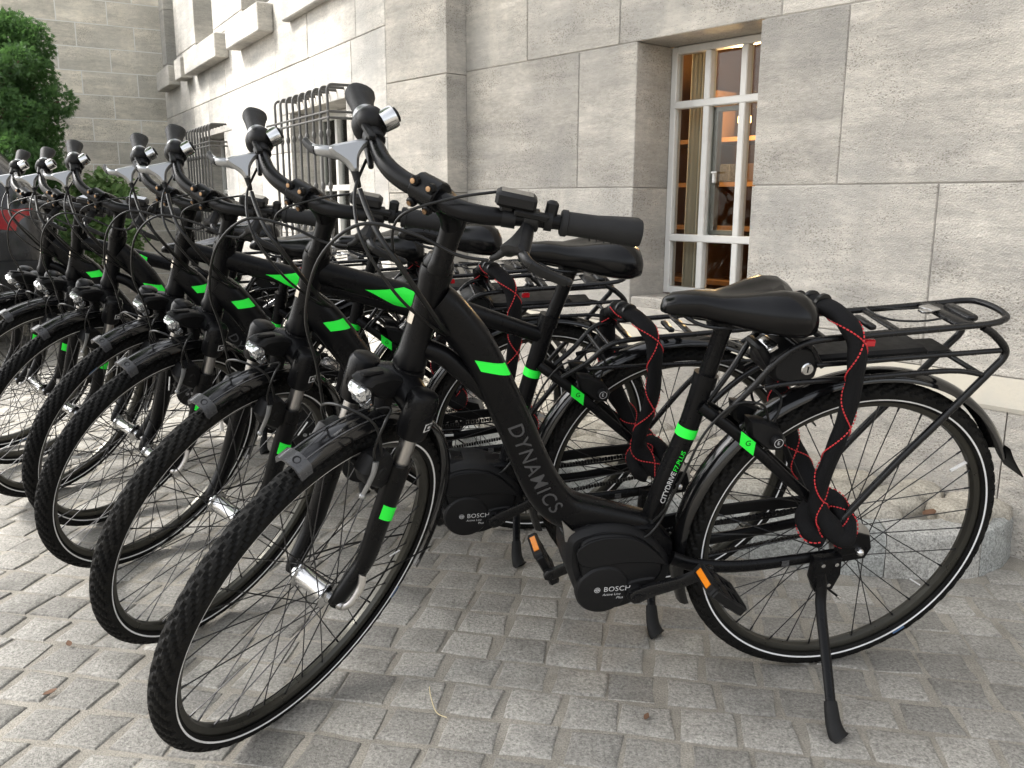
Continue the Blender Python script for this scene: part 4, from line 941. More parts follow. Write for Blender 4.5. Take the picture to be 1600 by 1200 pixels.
def b_lens(b):
    rings = []
    for (x, w_, z0, z1) in ((1.040, 0.021, 0.768, 0.800), (1.052, 0.0205, 0.763, 0.801), (1.060, 0.0165, 0.765, 0.797), (1.063, 0.009, 0.772, 0.791)):
        rings.append([Vector((x-(0.010 if k in (0, 1, 5) else 0), y*w_, z)) for k, (y, z) in enumerate(((-0.55, z0), (0.55, z0), (1, z0+(z1-z0)*0.5), (0.8, z1), (-0.8, z1), (-1, z0+(z1-z0)*0.5)))])
    b.loft(rings); b.box((1.028, 0, 0.754), (0.018, 0.018, 0.024), Matrix.Rotation(R_(20), 4, 'Y'), ch=0.004)
def b_frontbrake(b, s_):
    if True:
        b.prism([(1.01, 0.615), (1.04, 0.60), (1.075, 0.635), (1.085, 0.665), (1.065, 0.69), (1.03, 0.685), (1.012, 0.66)], s_*0.05-0.017, s_*0.05+0.017, 0.005)
        b.lathe([(-0.02, 0.013), (0.024, 0.013), (0.027, 0.010)], (1.045, s_*0.042, 0.645), (0, s_, 0), 16)
        b.box((1.05, s_*0.022, 0.645), (0.045, 0.016, 0.012), Matrix.Rotation(R_(-35), 4, 'Y'), ch=0.003)
def b_brakelever_f(b): b.tube(catmull([(1.070, 0.071, 0.692), (1.078, 0.075, 0.675), (1.085, 0.074, 0.655), (1.092, 0.07, 0.63)], 5), [0.0075, 0.0035], 10, rb=[0.004, 0.004]); b.ball((1.093, 0.07, 0.627), 0.006, 10, 6)
def b_stem(b):
    ax = AX_D; b.lathe([(0, 0.0185), (0.008, 0.0205), (0.02, 0.0185), (0.06, 0.018), (0.085, 0.02), (0.115, 0.0215), (0.122, 0.0185)], (0.882, 0, 0.950), (-0.25, 0, 0.968), 20)
    b.tube(catmull([(0.860, 0, 1.035), (0.875, 0, 1.062), (0.905, 0, 1.092), (0.930, 0, 1.108)], 5), [0.024, 0.020], 16, rb=[0.019, 0.020])
def b_clamp(b):
    c = Vector((0.936, 0, 1.111)); rings = []
    for y in (-0.024, -0.021, -0.008, 0.008, 0.021, 0.024):
        k = 0.9 if abs(y) > 0.022 else 1.0; rings.append([c+Vector((0.0235*k*math.cos(a)*(1.12 if math.cos(a) > 0.3 else 1), y, 0.0235*k*math.sin(a))) for a in [2*math.pi*q/14+0.2 for q in range(14)]])
    b.loft(rings)
    for s_ in (-1, 1):
        for a in (0.85, -0.75): b.lathe([(0, 0.0085), (0.007, 0.008), (0.009, 0.006)], c+Vector((0.020*math.cos(a)+0.003, s_*0.015, 0.022*math.sin(a))), (math.cos(a*0.3), 0, math.sin(a*0.3)), 10)
def b_bolts(b):
    c = Vector((0.936, 0, 1.111))
    for s_ in (-1, 1):
        for a in (0.85, -0.75):
            d = Vector((math.cos(a*0.3), 0, math.sin(a*0.3))); b.lathe([(0, 0.0042), (0.0022, 0.0042), (0.0024, 0.002)], c+Vector((0.020*math.cos(a)+0.003, s_*0.015, 0.022*math.sin(a)))+d*0.009, d, 8)
def b_gcap(b): b.lathe([(0, 0.009), (0.0015, 0.009)], (0.9615, 0, 1.117), (1, 0, 0.12), 14)
BAR = [(0.936, 0.0, 1.109), (0.938, 0.05, 1.109), (0.930, 0.095, 1.115), (0.900, 0.145, 1.123), (0.868, 0.185, 1.126), (0.80, 0.285, 1.132)]
def bar_pts(s_=1): return catmull([(x, y*s_, z) for x, y, z in BAR], 6)
def b_bar(b):
    p = [v for v in bar_pts(-1)[::-1]]+bar_pts(1)[1:]; n = len(p); rr = [0.0112+0.0047*max(0, 1-abs(i-(n-1)/2)/((n-1)/2)*1.7)**0.5 if abs(i-(n-1)/2) < (n-1)/2*0.55 else 0.0112 for i in range(n)]
    b.tube(p, rr, 16, up=(0, 0, 1))
GA, GD = Vector((0.872, 0.181, 1.126)), (Vector((0.80, 0.285, 1.132))-Vector((0.872, 0.181, 1.126))).normalized()
def b_grip(b, s_):
    o = Vector((GA.x, GA.y*s_, GA.z)); d = Vector((GD.x, GD.y*s_, GD.z))
    o = o+d*(0.03 if s_ < 0 else 0.008); L = 0.097 if s_ < 0 else 0.121
    rings = []; side = d.cross(Vector((0, 0, 1))).normalized(); 
    if side.x > 0: side = -side
    up = side.cross(d); up = up if up.z > 0 else -up
    for t, r, wing in ((0, 0.0165, 0), (0.02, 0.0195, 0), (0.08, 0.0195, 0), (0.09, 0.0175, 0.0), (0.25, 0.0175, 0.001), (0.45, 0.0172, 0.004), (0.65, 0.0172, 0.009), (0.82, 0.0180, 0.014), (0.94, 0.0185, 0.015), (0.99, 0.0165, 0.012), (1.0, 0.012, 0.008)):
        rings.append([o+d*(L*t)+side*(r*math.cos(a)+wing*max(0, math.cos(a))**1.5)+up*(r*math.sin(a)*(1+0.12*(wing > 0.005))) for a in [2*math.pi*q/20 for q in range(20)]])
    b.loft(rings)
    for k in range(5): 
        t = 0.38+0.09*k; c = o+d*(L*t)+up*-0.0172; b.tube([c+side*-0.010, c+side*0.010+up*0.0012], 0.0012, 6)
def b_shifter(b):
    o = Vector((GA.x, -GA.y, GA.z)); d = Vector((GD.x, -GD.y, GD.z)); o = o-d*0.012
    b.lathe([(0, 0.018), (0.004, 0.024), (0.014, 0.029), (0.026, 0.0285), (0.036, 0.024), (0.042, 0.0205)], o, d, 24)
    c = o+d*0.017; b.ball(c+Vector((0.005, 0.004, 0.014)), (0.024, 0.022, 0.022), 14, 9)
    b.tube([o-d*0.004+Vector((0.005, 0, -0.028)), o-d*0.03+Vector((0.02, 0.012, -0.035))], [0.008, 0.0045], 10)
def b_shiftband(b): 
    o = Vector((GA.x, -GA.y, GA.z)); d = Vector((GD.x, -GD.y, GD.z)); b.lathe([(0.030, 0.0200), (0.034, 0.0212), (0.041, 0.0212), (0.044, 0.0195)], o, d, 24, cap=False)
def b_leverbody(b, s_):
    c = Vector((0.893, 0.154*s_, 1.1235)); d = Vector((-0.53, 0.84*s_, 0.06)).normalized()
    A, K, H = Vector((0.906, 0.159*s_, 1.117)), Vector((0.952, 0.185*s_, 1.106)), Vector((0.938, 0.146*s_, 1.080))
    e1 = (K-A).normalized(); n = e1.cross(H-A).normalized(); e2 = n.cross(e1).normalized()
    if n.z < 0: n = -n
    h = H-A; hx, hz = h.dot(e1), h.dot(e2); L = (K-A).length; sg = 1 if hz > 0 else -1
    poly = smooth2([(-0.004, -0.006*sg), (L*0.55, -0.007*sg), (L+0.002, -0.006*sg), (L+0.005, 0.004*sg), (hx+0.011, hz*0.62), (hx+0.005, hz*0.98), (hx-0.005, hz*0.98), (hx-0.012, hz*0.5), (0.004, 0.008*sg), (-0.005, 0.004*sg)], 3)
    M = Matrix((e1, n, e2)).transposed()
    b.prism(poly, -0.0115, 0.0115, 0.0050, M=Matrix.Translation(A) @ M.to_4x4())
def b_leverclamp(b, s_):
    c = Vector((0.893, 0.154*s_, 1.1235)); d = Vector((-0.53, 0.84*s_, 0.06)).normalized()
    b.lathe([(-0.011, 0.0145), (-0.009, 0.0168), (0.009, 0.0168), (0.011, 0.0145)], c, d, 18)
    b.box(c+Vector((0.010, 0.004*s_, 0.013)), (0.012, 0.050, 0.010), Matrix.Rotation(R_(32)*s_, 4, 'Z'), ch=0.002)
def b_hoseboot(b, s_):
    H = Vector((0.938, 0.146*s_, 1.080)); b.tube([H+Vector((0, 0.002*s_, 0.004)), H+Vector((0.003, -0.008*s_, -0.010)), H+Vector((0.006, -0.016*s_, -0.016))], [0.0065, 0.0036], 10)
LEV = [(0.944, 0.178, 1.100), (0.958, 0.192, 1.102), (0.962, 0.206, 1.099), (0.955, 0.222, 1.094), (0.944, 0.240, 1.089), (0.936, 0.256, 1.087)]
def b_lever(b, s_): b.tube(catmull([(x, y*s_, z) for x, y, z in LEV], 5), [0.0075, 0.0045], 10, rb=[0.0105, 0.0065], up=(0, 0, 1)); b.ball((0.936, 0.257*s_, 1.087), (0.006, 0.0065, 0.0065), 8, 6)
def b_leverpad(b, s_): b.tube(catmull([(x+0.002, y*s_, z) for x, y, z in LEV[2:]], 4), 0.0062, 8, rb=[0.0085, 0.0075], up=(0, 0, 1))
def b_bell(b):
    c = Vector((0.878, -0.172, 1.150)); ax = Vector((-0.35, 0.25, 0.9)).normalized()
    b.lathe([(-0.014, 0.012), (-0.012, 0.0175), (0.006, 0.0185), (0.011, 0.0175), (0.0135, 0.012)], c+Vector((-0.022, 0.012, -0.004)), Vector((-0.8, 0.35, 0.45)), 22)
def b_bellcap(b):
    c = Vector((0.878, -0.172, 1.150))+Vector((-0.022, 0.012, -0.004)); ax = Vector((-0.8, 0.35, 0.45)).normalized()
    b.lathe([(0.0125, 0.0125), (0.016, 0.0125), (0.0175, 0.009)], c, ax, 18); b.lathe([(-0.004, 0.0135), (0.004, 0.0135)], (0.884, -0.166, 1.125), (-0.53, -0.84, 0.06), 16); b.tube([c-ax*0.014, Vector((0.882, -0.167, 1.134))], 0.006, 8)
def b_display(b):
    M = Matrix.Rotation(R_(32), 4, 'Z') @ Matrix.Rotation(R_(-14), 4, 'Y')
    c = Vector((0.903, 0.128, 1.147)); b.box(c, (0.042, 0.060, 0.022), M, ch=0.005); b.box(c+Vector((0.004, -0.010, -0.014)), (0.026, 0.022, 0.026), M, ch=0.004)
    d = Vector((-0.53, 0.84, 0.06)).normalized(); b.lathe([(-0.010, 0.0145), (0.010, 0.0145)], (0.911, 0.127, 1.1195), d, 18); b.lathe([(-0.005, 0.0155), (0.006, 0.0155)], (0.876, 0.172, 1.1255), d, 18)
    b.box(c+Vector((-0.030, 0.044, -0.008)), (0.016, 0.018, 0.032), M, ch=0.004)
def b_screen(b):
    M = Matrix.Rotation(R_(32), 4, 'Z') @ Matrix.Rotation(R_(-14), 4, 'Y'); b.box(Vector((0.903, 0.128, 1.147))+(M @ Vector((0, 0, 0.0108))), (0.030, 0.046, 0.0014), M)
def cable(name, pts, r=0.0026): return (name, lambda b: b.tube(catmull(pts, 7), r, 8, up=(0.1, 0.2, 1)))
FCABLES = [cable('brake_hose', [(0.944, 0.128, 1.060), (0.965, 0.085, 1.056), (1.00, 0.03, 1.075), (1.045, -0.035, 1.075), (1.08, -0.075, 1.01), (1.085, -0.09, 0.90), (1.06, -0.085, 0.80), (1.055, -0.062, 0.70)], 0.0027),
           cable('display_cable', [(0.905, 0.10, 1.148), (0.955, 0.05, 1.128), (1.00, 0.0, 1.09), (0.985, -0.015, 1.02), (0.945, 0.0, 0.95), (0.90, 0.03, 0.88), (0.85, 0.032, 0.83)], 0.0022),
           cable('brake_hose', [(0.944, -0.128, 1.060), (0.965, -0.09, 1.046), (0.985, -0.045, 1.03), (0.985, -0.005, 1.005), (0.955, 0.028, 0.945), (0.905, 0.040, 0.875), (0.85, 0.036, 0.82)], 0.0046),
           cable('shift_cable', [(0.905, -0.155, 1.09), (0.965, -0.12, 1.06), (1.005, -0.06, 1.02), (0.985, 0.0, 0.95), (0.93, 0.034, 0.885), (0.87, 0.036, 0.835)], 0.0026),
           cable('lamp_cable', [(1.02, 0.02, 0.745), (1.03, 0.055, 0.775), (1.06, 0.07, 0.77), (1.075, 0.068, 0.72), (1.06, 0.066, 0.67)], 0.0024),
           cable('brake_hose', [(1.05, 0.066, 0.69), (1.06, 0.05, 0.755), (1.085, 0.0, 0.775), (1.075, -0.05, 0.74), (1.055, -0.062, 0.69)], 0.0026)]
# ---- rear half
SADZ = {'wave': (0.0, 0.0), 'diamond': (-0.035, 0.070)}
def b_saddle(b):
    rings = []
    for x, w_, zt, dep, th in ((0.4665, 0.0015, 0.8665, 0, 0.002), (0.4645, 0.0075, 0.873, 0, 0.013), (0.459, 0.017, 0.884, 0, 0.026), (0.442, 0.024, 0.894, 0, 0.040), (0.400, 0.030, 0.897, 0.001, 0.047), (0.360, 0.040, 0.896, 0.004, 0.055), (0.325, 0.058, 0.900, 0.008, 0.066), (0.290, 0.080, 0.907, 0.013, 0.080), (0.255, 0.095, 0.913, 0.018, 0.090), (0.225, 0.098, 0.911, 0.022, 0.090), (0.203, 0.088, 0.898, 0.020, 0.072), (0.193, 0.066, 0.880, 0.014, 0.040)):
        r = []
        for k in range(28):
            a = 2*math.pi*k/28; y = w_*math.copysign(abs(math.cos(a))**0.8, math.cos(a)); sn = math.sin(a)
            if sn >= 0:
                e = abs(y)/w_; z = zt-dep*math.exp(-(y/(0.028))**2)-th*0.55*(1-(max(0, 1-e**3.2))**0.5) if w_ > 0.03 else zt-th*0.5*(1-sn**0.8)
            else: z = zt-th*0.55-th*0.45*(abs(sn)**0.7)
            r.append(Vector((x, y, z)))
        rings.append(r)
    b.loft(rings)
def b_saddlebase(b):
    for s_ in (-1, 1): b.tube(catmull([(0.435, s_*0.012, 0.862), (0.40, s_*0.02, 0.842), (0.36, s_*0.022, 0.834), (0.31, s_*0.023, 0.836), (0.27, s_*0.035, 0.853)], 5), 0.0036, 8)
    b.prism([(0.30, 0.850), (0.225, 0.856), (0.215, 0.84), (0.25, 0.828), (0.29, 0.832)], -0.06, 0.06, 0.006)
def b_post(b):
    b.lathe([(0, 0.0162), (0.12, 0.0162), (0.125, 0.0175), (0.145, 0.0175)], (0.3655, 0, 0.70), Vector((-0.022, 0, 0.108)), 20)
    b.box((0.341, 0, 0.838), (0.045, 0.046, 0.016), ch=0.004); b.tube([(0.362, -0.02, 0.83), (0.362, 0.024, 0.83)], 0.005, 8, up=(0, 0, 1)); b.tube([(0.322, -0.018, 0.833), (0.322, 0.018, 0.833)], 0.0045, 8, up=(0, 0, 1))
def b_postd(b):
    b.lathe([(0, 0.0162), (0.145, 0.0162), (0.15, 0.0175), (0.17, 0.0175)], (0.354, 0, 0.755), Vector((-0.040, 0, 0.125)), 20)
    b.box((0.306, 0, 0.908), (0.045, 0.046, 0.016), ch=0.004); b.tube([(0.327, -0.02, 0.90), (0.327, 0.024, 0.90)], 0.005, 8, up=(0, 0, 1))
MOT = [(0.616, 0.383), (0.612, 0.412), (0.588, 0.428), (0.545, 0.434), (0.49, 0.425), (0.44, 0.397), (0.403, 0.352), (0.393, 0.318), (0.405, 0.288), (0.435, 0.262), (0.475, 0.240), (0.51, 0.232), (0.545, 0.24), (0.58, 0.265), (0.602, 0.31), (0.614, 0.35)]
def smooth2(P, n=4): return [(v.x, v.y) for v in catmull([(a, c, 0) for a, c in P], n, True)]
def b_motor(b):
    b.prism(smooth2(MOT), -0.058, 0.050, 0.010)
    c = (0.505, 0.335); b.prism([(c[0]+(x-c[0])*0.80+0.002, c[1]+(z-c[1])*0.80+0.012) for x, z in smooth2(MOT)], 0.045, 0.058, 0.006)
def b_motorcap(b):
    b.lathe([(0.045, 0.0555), (0.058, 0.0555), (0.0625, 0.052), (0.064, 0.046), (0.064, 0.0)], (0.540, 0, 0.296), (0, 1, 0), 40, cap=False)
    b.prism(smooth2([(0.515, 0.292), (0.49, 0.310), (0.455, 0.318), (0.43, 0.315), (0.45, 0.285), (0.475, 0.268), (0.505, 0.262)]), 0.05, 0.062, 0.004)
    b.lathe([(0.06, 0.019), (0.07, 0.018), (0.072, 0.012)], (0.4735, 0, 0.287), (0, 1, 0), 20)
def b_motorseam(b): b.prism(smooth2([(0.60, 0.39), (0.575, 0.413), (0.53, 0.42), (0.48, 0.41), (0.44, 0.38), (0.41, 0.345), (0.44, 0.352), (0.50, 0.357), (0.56, 0.352), (0.59, 0.36)]), 0.056, 0.0605, 0.002)
def b_motortext(b):
    for t, size, x0, z0, sh in (('BOSCH', 0.0165, 0.5395, 0.300, 0), ('Active Line', 0.0078, 0.541, 0.2875, 0.25), ('Plus', 0.0085, 0.512, 0.2785, 0.25)):
        vs, fs = text_geo(t, size, 1.05, sh); b.add([(x0-x, 0.0649, z0+y) for x, y in vs], fs)
    c = Vector((0.5525, 0.0649, 0.300))
    for r0, r1 in ((0.0062, 0.0052), (0.0034, 0.0024)):
        vs = [c+Vector((r*math.cos(a), 0, r*math.sin(a))) for a in [2*math.pi*k/24 for k in range(24)] for r in (r0, r1)]; b.add(vs, [(2*k, 2*k+1, (2*k+3) % 48, (2*k+2) % 48) for k in range(24)])
    b.add([c+Vector((x, 0, z)) for x, z in ((-0.005, -0.0006), (0.005, -0.0006), (0.005, 0.0006), (-0.005, 0.0006))], [(0, 1, 2, 3)])
CR = Vector((0.4735, 0, 0.287))
def b_crank(b, s_):     # along -x from the axle
    y0, y1 = 0.076*s_, 0.088*s_
    rings = []
    for x, h, y in ((0.014, 0.006, y0), (0.010, 0.013, y0), (0, 0.0165, y0), (-0.03, 0.0145, y0), (-0.09, 0.012, y1), (-0.145, 0.0125, y1), (-0.157, 0.010, y1), (-0.162, 0.004, y1)):
        rings.append([Vector((x, y+dy, z)) for dy, z in ((-0.006, -h*0.75), (-0.004, -h), (0.004, -h), (0.006, -h*0.75), (0.006, h*0.75), (0.004, h), (-0.004, h), (-0.006, h*0.75))])
    b.loft(rings); b.lathe([(-0.009, 0.009), (0.009, 0.009)], (0, y0, 0), (0, 1, 0), 16); b.lathe([(-0.008, 0.0085), (0.008, 0.0085)], (-0.15, y1, 0), (0, 1, 0), 16)
def b_pedal(b, s_):
    y0 = 0.094*s_; y1 = y0+0.098*s_
    b.tube([(0, y0, 0), (0, y1, 0)], [0.009, 0.011], 12, up=(0, 0, 1))
    for x in (-0.040, 0.040): b.box((x, (y0+y1)/2+0.004*s_, 0), (0.014, 0.084, 0.024), ch=0.004)
    for y in (y0+0.012*s_, (y0+y1)/2, y1-0.004*s_): b.box((0, y, 0), (0.084, 0.010, 0.020), ch=0.003)
    for x in (-0.022, 0.022): b.box((x, (y0+y1)/2, 0.0), (0.006, 0.07, 0.014))
def b_pedalrefl(b, s_, x):
    b.box((x, 0.094*s_+0.053*s_, 0), (0.003, 0.05, 0.012))
def b_guard(b):
    b.prism(smooth2([(0.535, 0.30), (0.51, 0.345), (0.45, 0.365), (0.25, 0.395), (0.03, 0.405), (0.0, 0.395), (0.03, 0.378), (0.25, 0.365), (0.42, 0.325), (0.47, 0.25), (0.52, 0.26)], 3), -0.071, -0.064, 0.002)
def b_chain(b):
    for a, c in (((0.50, -0.052, 0.335), (0.01, -0.050, 0.388)), ((0.50, -0.052, 0.243), (0.02, -0.050, 0.318))):
        A, B = Vector(a), Vector(c); n = 62
        for k in range(n):
            p, q = A.lerp(B, k/n), A.lerp(B, (k+0.82)/n); b.bar(p, q, 0.007 if k % 2 else 0.0048, 0.0085)
def b_kick(b):
    b.prism([(0.105, 0.352), (0.045, 0.352), (0.040, 0.31), (0.052, 0.272), (0.09, 0.268), (0.105, 0.30)], 0.066, 0.090, 0.003)
    P = catmull([(0.085, 0.084, 0.315), (0.082, 0.094, 0.285), (0.086, 0.115, 0.245), (0.096, 0.185, 0.170), (0.106, 0.252, 0.098)], 6); n = len(P)
    b.tube(P, [0.013-0.0025*i/(n-1) for i in range(n)], 12, rb=0.0075, up=(0.1, 0.8, 0.55)); b.tube([(0.05, 0.076, 0.262), (0.028, 0.080, 0.245)], 0.0026, 8)
def b_kickfoot(b):
    P = [Vector((0.104, 0.235, 0.117)), Vector((0.107, 0.262, 0.089)), Vector((0.104, 0.278, 0.073)), Vector((0.100, 0.286, 0.067))]; b.tube(catmull(P, 4), [0.0125, 0.0135, 0.016, 0.021, 0.022] and [0.013, 0.021], 14, rb=[0.010, 0.016], up=(0.1, 0.8, 0.55))
def b_kickbolt(b):
    for x, z in ((0.088, 0.338), (0.058, 0.338), (0.066, 0.288)): b.lathe([(0.088, 0.0045), (0.094, 0.0045), (0.0945, 0.002)], (x, 0, z), (0, 1, 0), 8)
    b.lathe([(-0.004, 0.003), (0.004, 0.0045), (0.006, 0.0045)], (0.028, 0.080, 0.245), (-0.6, 0.1, -0.5), 8)
    for s_ in (-1, 1): b.lathe([(0.068, 0.009), (0.076, 0.009), (0.082, 0.006), (0.084, 0.003)], (0, 0, 0.352), (0, s_, 0), 12)
def b_fender_r(b): fender_ring(b, (0, 0, RW), 0.374, R_(-22), R_(152), 0.0275, 56)
def b_flap(b): b.loft([[Vector((R0*math.cos(R_(a)), y, RW+R0*math.sin(R_(a)))) for y in (-w_, -w_*.5, 0, w_*.5, w_)] for a, R0, w_ in ((149, 0.383, 0.027), (153, 0.384, 0.029), (157, 0.390, 0.031), (161.5, 0.402, 0.029))]+[[Vector((R0*math.cos(R_(a)), y, RW+R0*math.sin(R_(a)))) for y in (-w_, -w_*.5, 0, w_*.5, w_)] for a, R0, w_ in ((161.5, 0.3985, 0.029), (157, 0.387, 0.031), (153, 0.381, 0.029), (149, 0.380, 0.027))], cap=False, closed_ring=False)
def b_rack(b, low):
    r = 0.0062; dz = -0.072 if low else 0.0
    def Z(p): return (p[0], p[1], p[2]+dz*min(1.0, max(0.0, (p[2]-0.62)/0.15)))
    L = []
    for s_ in (1, -1): L.append([(0.335, s_*0.034, 0.655), (0.285, s_*0.046, 0.725), (0.258, s_*0.054, 0.770), (0.225, s_*0.060, 0.805), (0.185, s_*0.062, 0.820), (0.092, s_*0.062, 0.827), (-0.04, s_*0.062, 0.835), (-0.155, s_*0.062, 0.843)])
    path = catmull([Z(p) for p in L[0]], 5)+catmull([Z(p) for p in [(-0.185, 0.060, 0.847), (-0.21, 0.045, 0.851), (-0.218, 0.0, 0.853), (-0.21, -0.045, 0.851), (-0.185, -0.060, 0.847)]], 4)+catmull([Z(p) for p in L[1][::-1]], 5)
    b.tube(path, r, 10)
    for s_ in (1, -1):
        b.tube(catmull([Z(p) for p in [(-0.150, s_*0.062, 0.838), (-0.178, s_*0.063, 0.822), (-0.208, s_*0.064, 0.795), (-0.210, s_*0.065, 0.775), (-0.188, s_*0.066, 0.746), (-0.114, s_*0.067, 0.652), (-0.039, s_*0.068, 0.560), (0.048, s_*0.069, 0.440), (0.068, s_*0.069, 0.412)]], 6), 0.0075, 10)
        if not low: b.tube([(0.175, s_*0.058, 0.770), (0.08, s_*0.060, 0.775), (-0.05, s_*0.063, 0.783), (-0.200, s_*0.064, 0.790)], 0.0055, 8)
        b.tube(catmull([Z(p) for p in [(0.262, s_*0.046, 0.722), (0.225, s_*0.054, 0.732), (0.15, s_*0.058, 0.738), (0.07, s_*0.061, 0.742), (-0.10, s_*0.064, 0.751), (-0.172, s_*0.066, 0.742)]], 5), 0.0055, 8)
        if not low: b.tube(catmull([(0.205, s_*0.061, 0.816), (0.185, s_*0.058, 0.80), (0.172, s_*0.056, 0.78), (0.160, s_*0.056, 0.765)], 4), 0.005, 8)
    for x, z in ((0.17, 0.822), (0.02, 0.831)): b.box(Z((x, 0, z)), (0.018, 0.124, 0.006), ch=0.002)
    for x, z in ((0.215, 0.806), (0.235, 0.792)): b.tube([Z((x, -0.06, z)), Z((x, 0.06, z))], 0.005, 8, up=(0, 0, 1))
    b.tube([Z((-0.17, -0.066, 0.742)), Z((-0.17, 0.066, 0.742))], 0.0055, 8, up=(0, 0, 1))
    b.box(Z((-0.115, 0, 0.842)), (0.045, 0.115, 0.008), ch=0.002); b.box(Z((-0.145, 0, 0.845)), (0.025, 0.075, 0.012), ch=0.003)
    b.box(Z((0.055, 0, 0.829)), (0.014, 0.06, 0.01), ch=0.002)
def b_clipwire(b, low):
    dz = -0.072 if low else 0
    b.tube(catmull([(-0.09, 0.030, 0.846+dz), (-0.04, 0.034, 0.842+dz), (0.02, 0.036, 0.846+dz), (0.045, 0.02, 0.85+dz), (0.045, -0.02, 0.85+dz), (0.02, -0.036, 0.846+dz), (-0.04, -0.034, 0.842+dz), (-0.09, -0.030, 0.846+dz)], 5), 0.0022, 8, up=(0, 0, 1))
def b_clipsilver(b, low):
    dz = -0.072 if low else 0
    b.box((-0.085, -0.012, 0.850+dz), (0.03, 0.03, 0.006), Matrix.Rotation(0.3, 4, 'Z'), ch=0.002); b.box((-0.062, 0.006, 0.851+dz), (0.02, 0.016, 0.005), ch=0.001)
def b_battery(b):
    b.box((0.055, 0, 0.776), (0.235, 0.098, 0.024), Matrix.Rotation(R_(2.2), 4, 'Y'), ch=0.006); b.box((-0.09, 0, 0.772), (0.07, 0.07, 0.014), Matrix.Rotation(R_(2.2), 4, 'Y'), ch=0.004)
    P = smooth2([(0.255, 0.745), (0.258, 0.775), (0.235, 0.800), (0.20, 0.808), (0.17, 0.795), (0.163, 0.765), (0.168, 0.738), (0.20, 0.728), (0.235, 0.732)], 3)
    b.prism(P, -0.052, 0.056, 0.008)
def b_lockcyl(b): b.lathe([(0.052, 0.0125), (0.0585, 0.0125), (0.0605, 0.0105), (0.0605, 0.0)], (0.190, 0, 0.762), (0, 1, 0), 20, cap=False)
def b_keyslot(b): b.box((0.190, 0.0610, 0.762), (0.0022, 0.001, 0.012))
def b_batside(b): b.box((0.268, 0.012, 0.783), (0.014, 0.055, 0.05), Matrix.Rotation(R_(35), 4, 'Y'), ch=0.004)
def b_batsilver(b): b.box((0.262, 0.03, 0.803), (0.02, 0.05, 0.012), Matrix.Rotation(R_(35), 4, 'Y'), ch=0.003)
def b_redtag(b): b.box((0.078, 0.060, 0.812), (0.022, 0.010, 0.014), ch=0.002)
def b_taillamp(b): b.prism([(-0.180, 0.80), (-0.205, 0.80), (-0.212, 0.78), (-0.205, 0.762), (-0.180, 0.765)], -0.045, 0.045, 0.005)
def b_rearbrake(b, s_):
    if True:
        b.prism([(0.255, 0.655), (0.285, 0.66), (0.275, 0.62), (0.235, 0.59), (0.205, 0.585), (0.198, 0.61), (0.22, 0.64)], s_*0.038-0.016, s_*0.038+0.016, 0.005); b.lathe([(0.02, 0.0135), (0.060, 0.0135), (0.064, 0.011), (0.064, 0)], (0.222, 0, 0.612), (0, s_, 0), 18, cap=False)
    if s_ > 0: b.tube(catmull([(0.225, 0.04, 0.645), (0.215, 0.03, 0.69), (0.23, 0.0, 0.70), (0.245, -0.03, 0.68), (0.23, -0.04, 0.645)], 5), 0.0026, 8)
def b_ebadge(b):
    c = Vector((0.222, 0.0646, 0.612)); vs = [c+Vector((r*math.cos(a), 0, r*math.sin(a))) for a in [2*math.pi*k/24 for k in range(24)] for r in (0.0092, 0.0082)]; b.add(vs, [(2*k, 2*k+1, (2*k+3) % 48, (2*k+2) % 48) for k in range(24)])
    tv, tf = text_geo('E', 0.011); b.add([(c.x+0.0032-x, c.y, c.z+y) for x, y in tv], tf)
RCABLES = [cable('brake_hose', [(0.44, 0.03, 0.43), (0.42, 0.04, 0.47), (0.395, 0.045, 0.55), (0.365, 0.042, 0.63), (0.32, 0.05, 0.69), (0.265, 0.052, 0.69), (0.24, 0.045, 0.65)], 0.0026),
           cable('shift_cable', [(0.545, 0.034, 0.40), (0.50, 0.042, 0.395), (0.455, 0.042, 0.405), (0.425, 0.036, 0.44), (0.405, 0.028, 0.50)], 0.0027),
           cable('shift_cable', [(0.38, -0.05, 0.35), (0.25, -0.058, 0.352), (0.12, -0.06, 0.36), (0.03, -0.07, 0.37)], 0.0027)]
def b_sticker(b): b.box((0.158, 0.0685, 0.332), (0.016, 0.0012, 0.014), Matrix.Rotation(R_(6), 4, 'Y'))
def b_mount(b):
    b.prism([(0.655, 0.41), (0.645, 0.48), (0.60, 0.475), (0.565, 0.435), (0.60, 0.40)], -0.03, 0.03, 0.004)
def b_bracket(b): b.prism([(0.618, 0.40), (0.628, 0.45), (0.605, 0.425), (0.585, 0.415), (0.59, 0.395)], 0.0335, 0.0365, 0.001)
def b_socket(b):
    b.box((0.645, 0.0, 0.515), (0.05, 0.056, 0.045), Matrix.Rotation(R_(-58), 4, 'Y'), ch=0.005)
def b_socketplate(b):
    b.box((0.632, 0.0, 0.545), (0.03, 0.05, 0.004), Matrix.Rotation(R_(-58), 4, 'Y')); b.tube([(0.628, -0.015, 0.545), (0.624, -0.015, 0.556)], 0.006, 8); b.tube([(0.628, 0.012, 0.545), (0.624, 0.012, 0.556)], 0.008, 8)
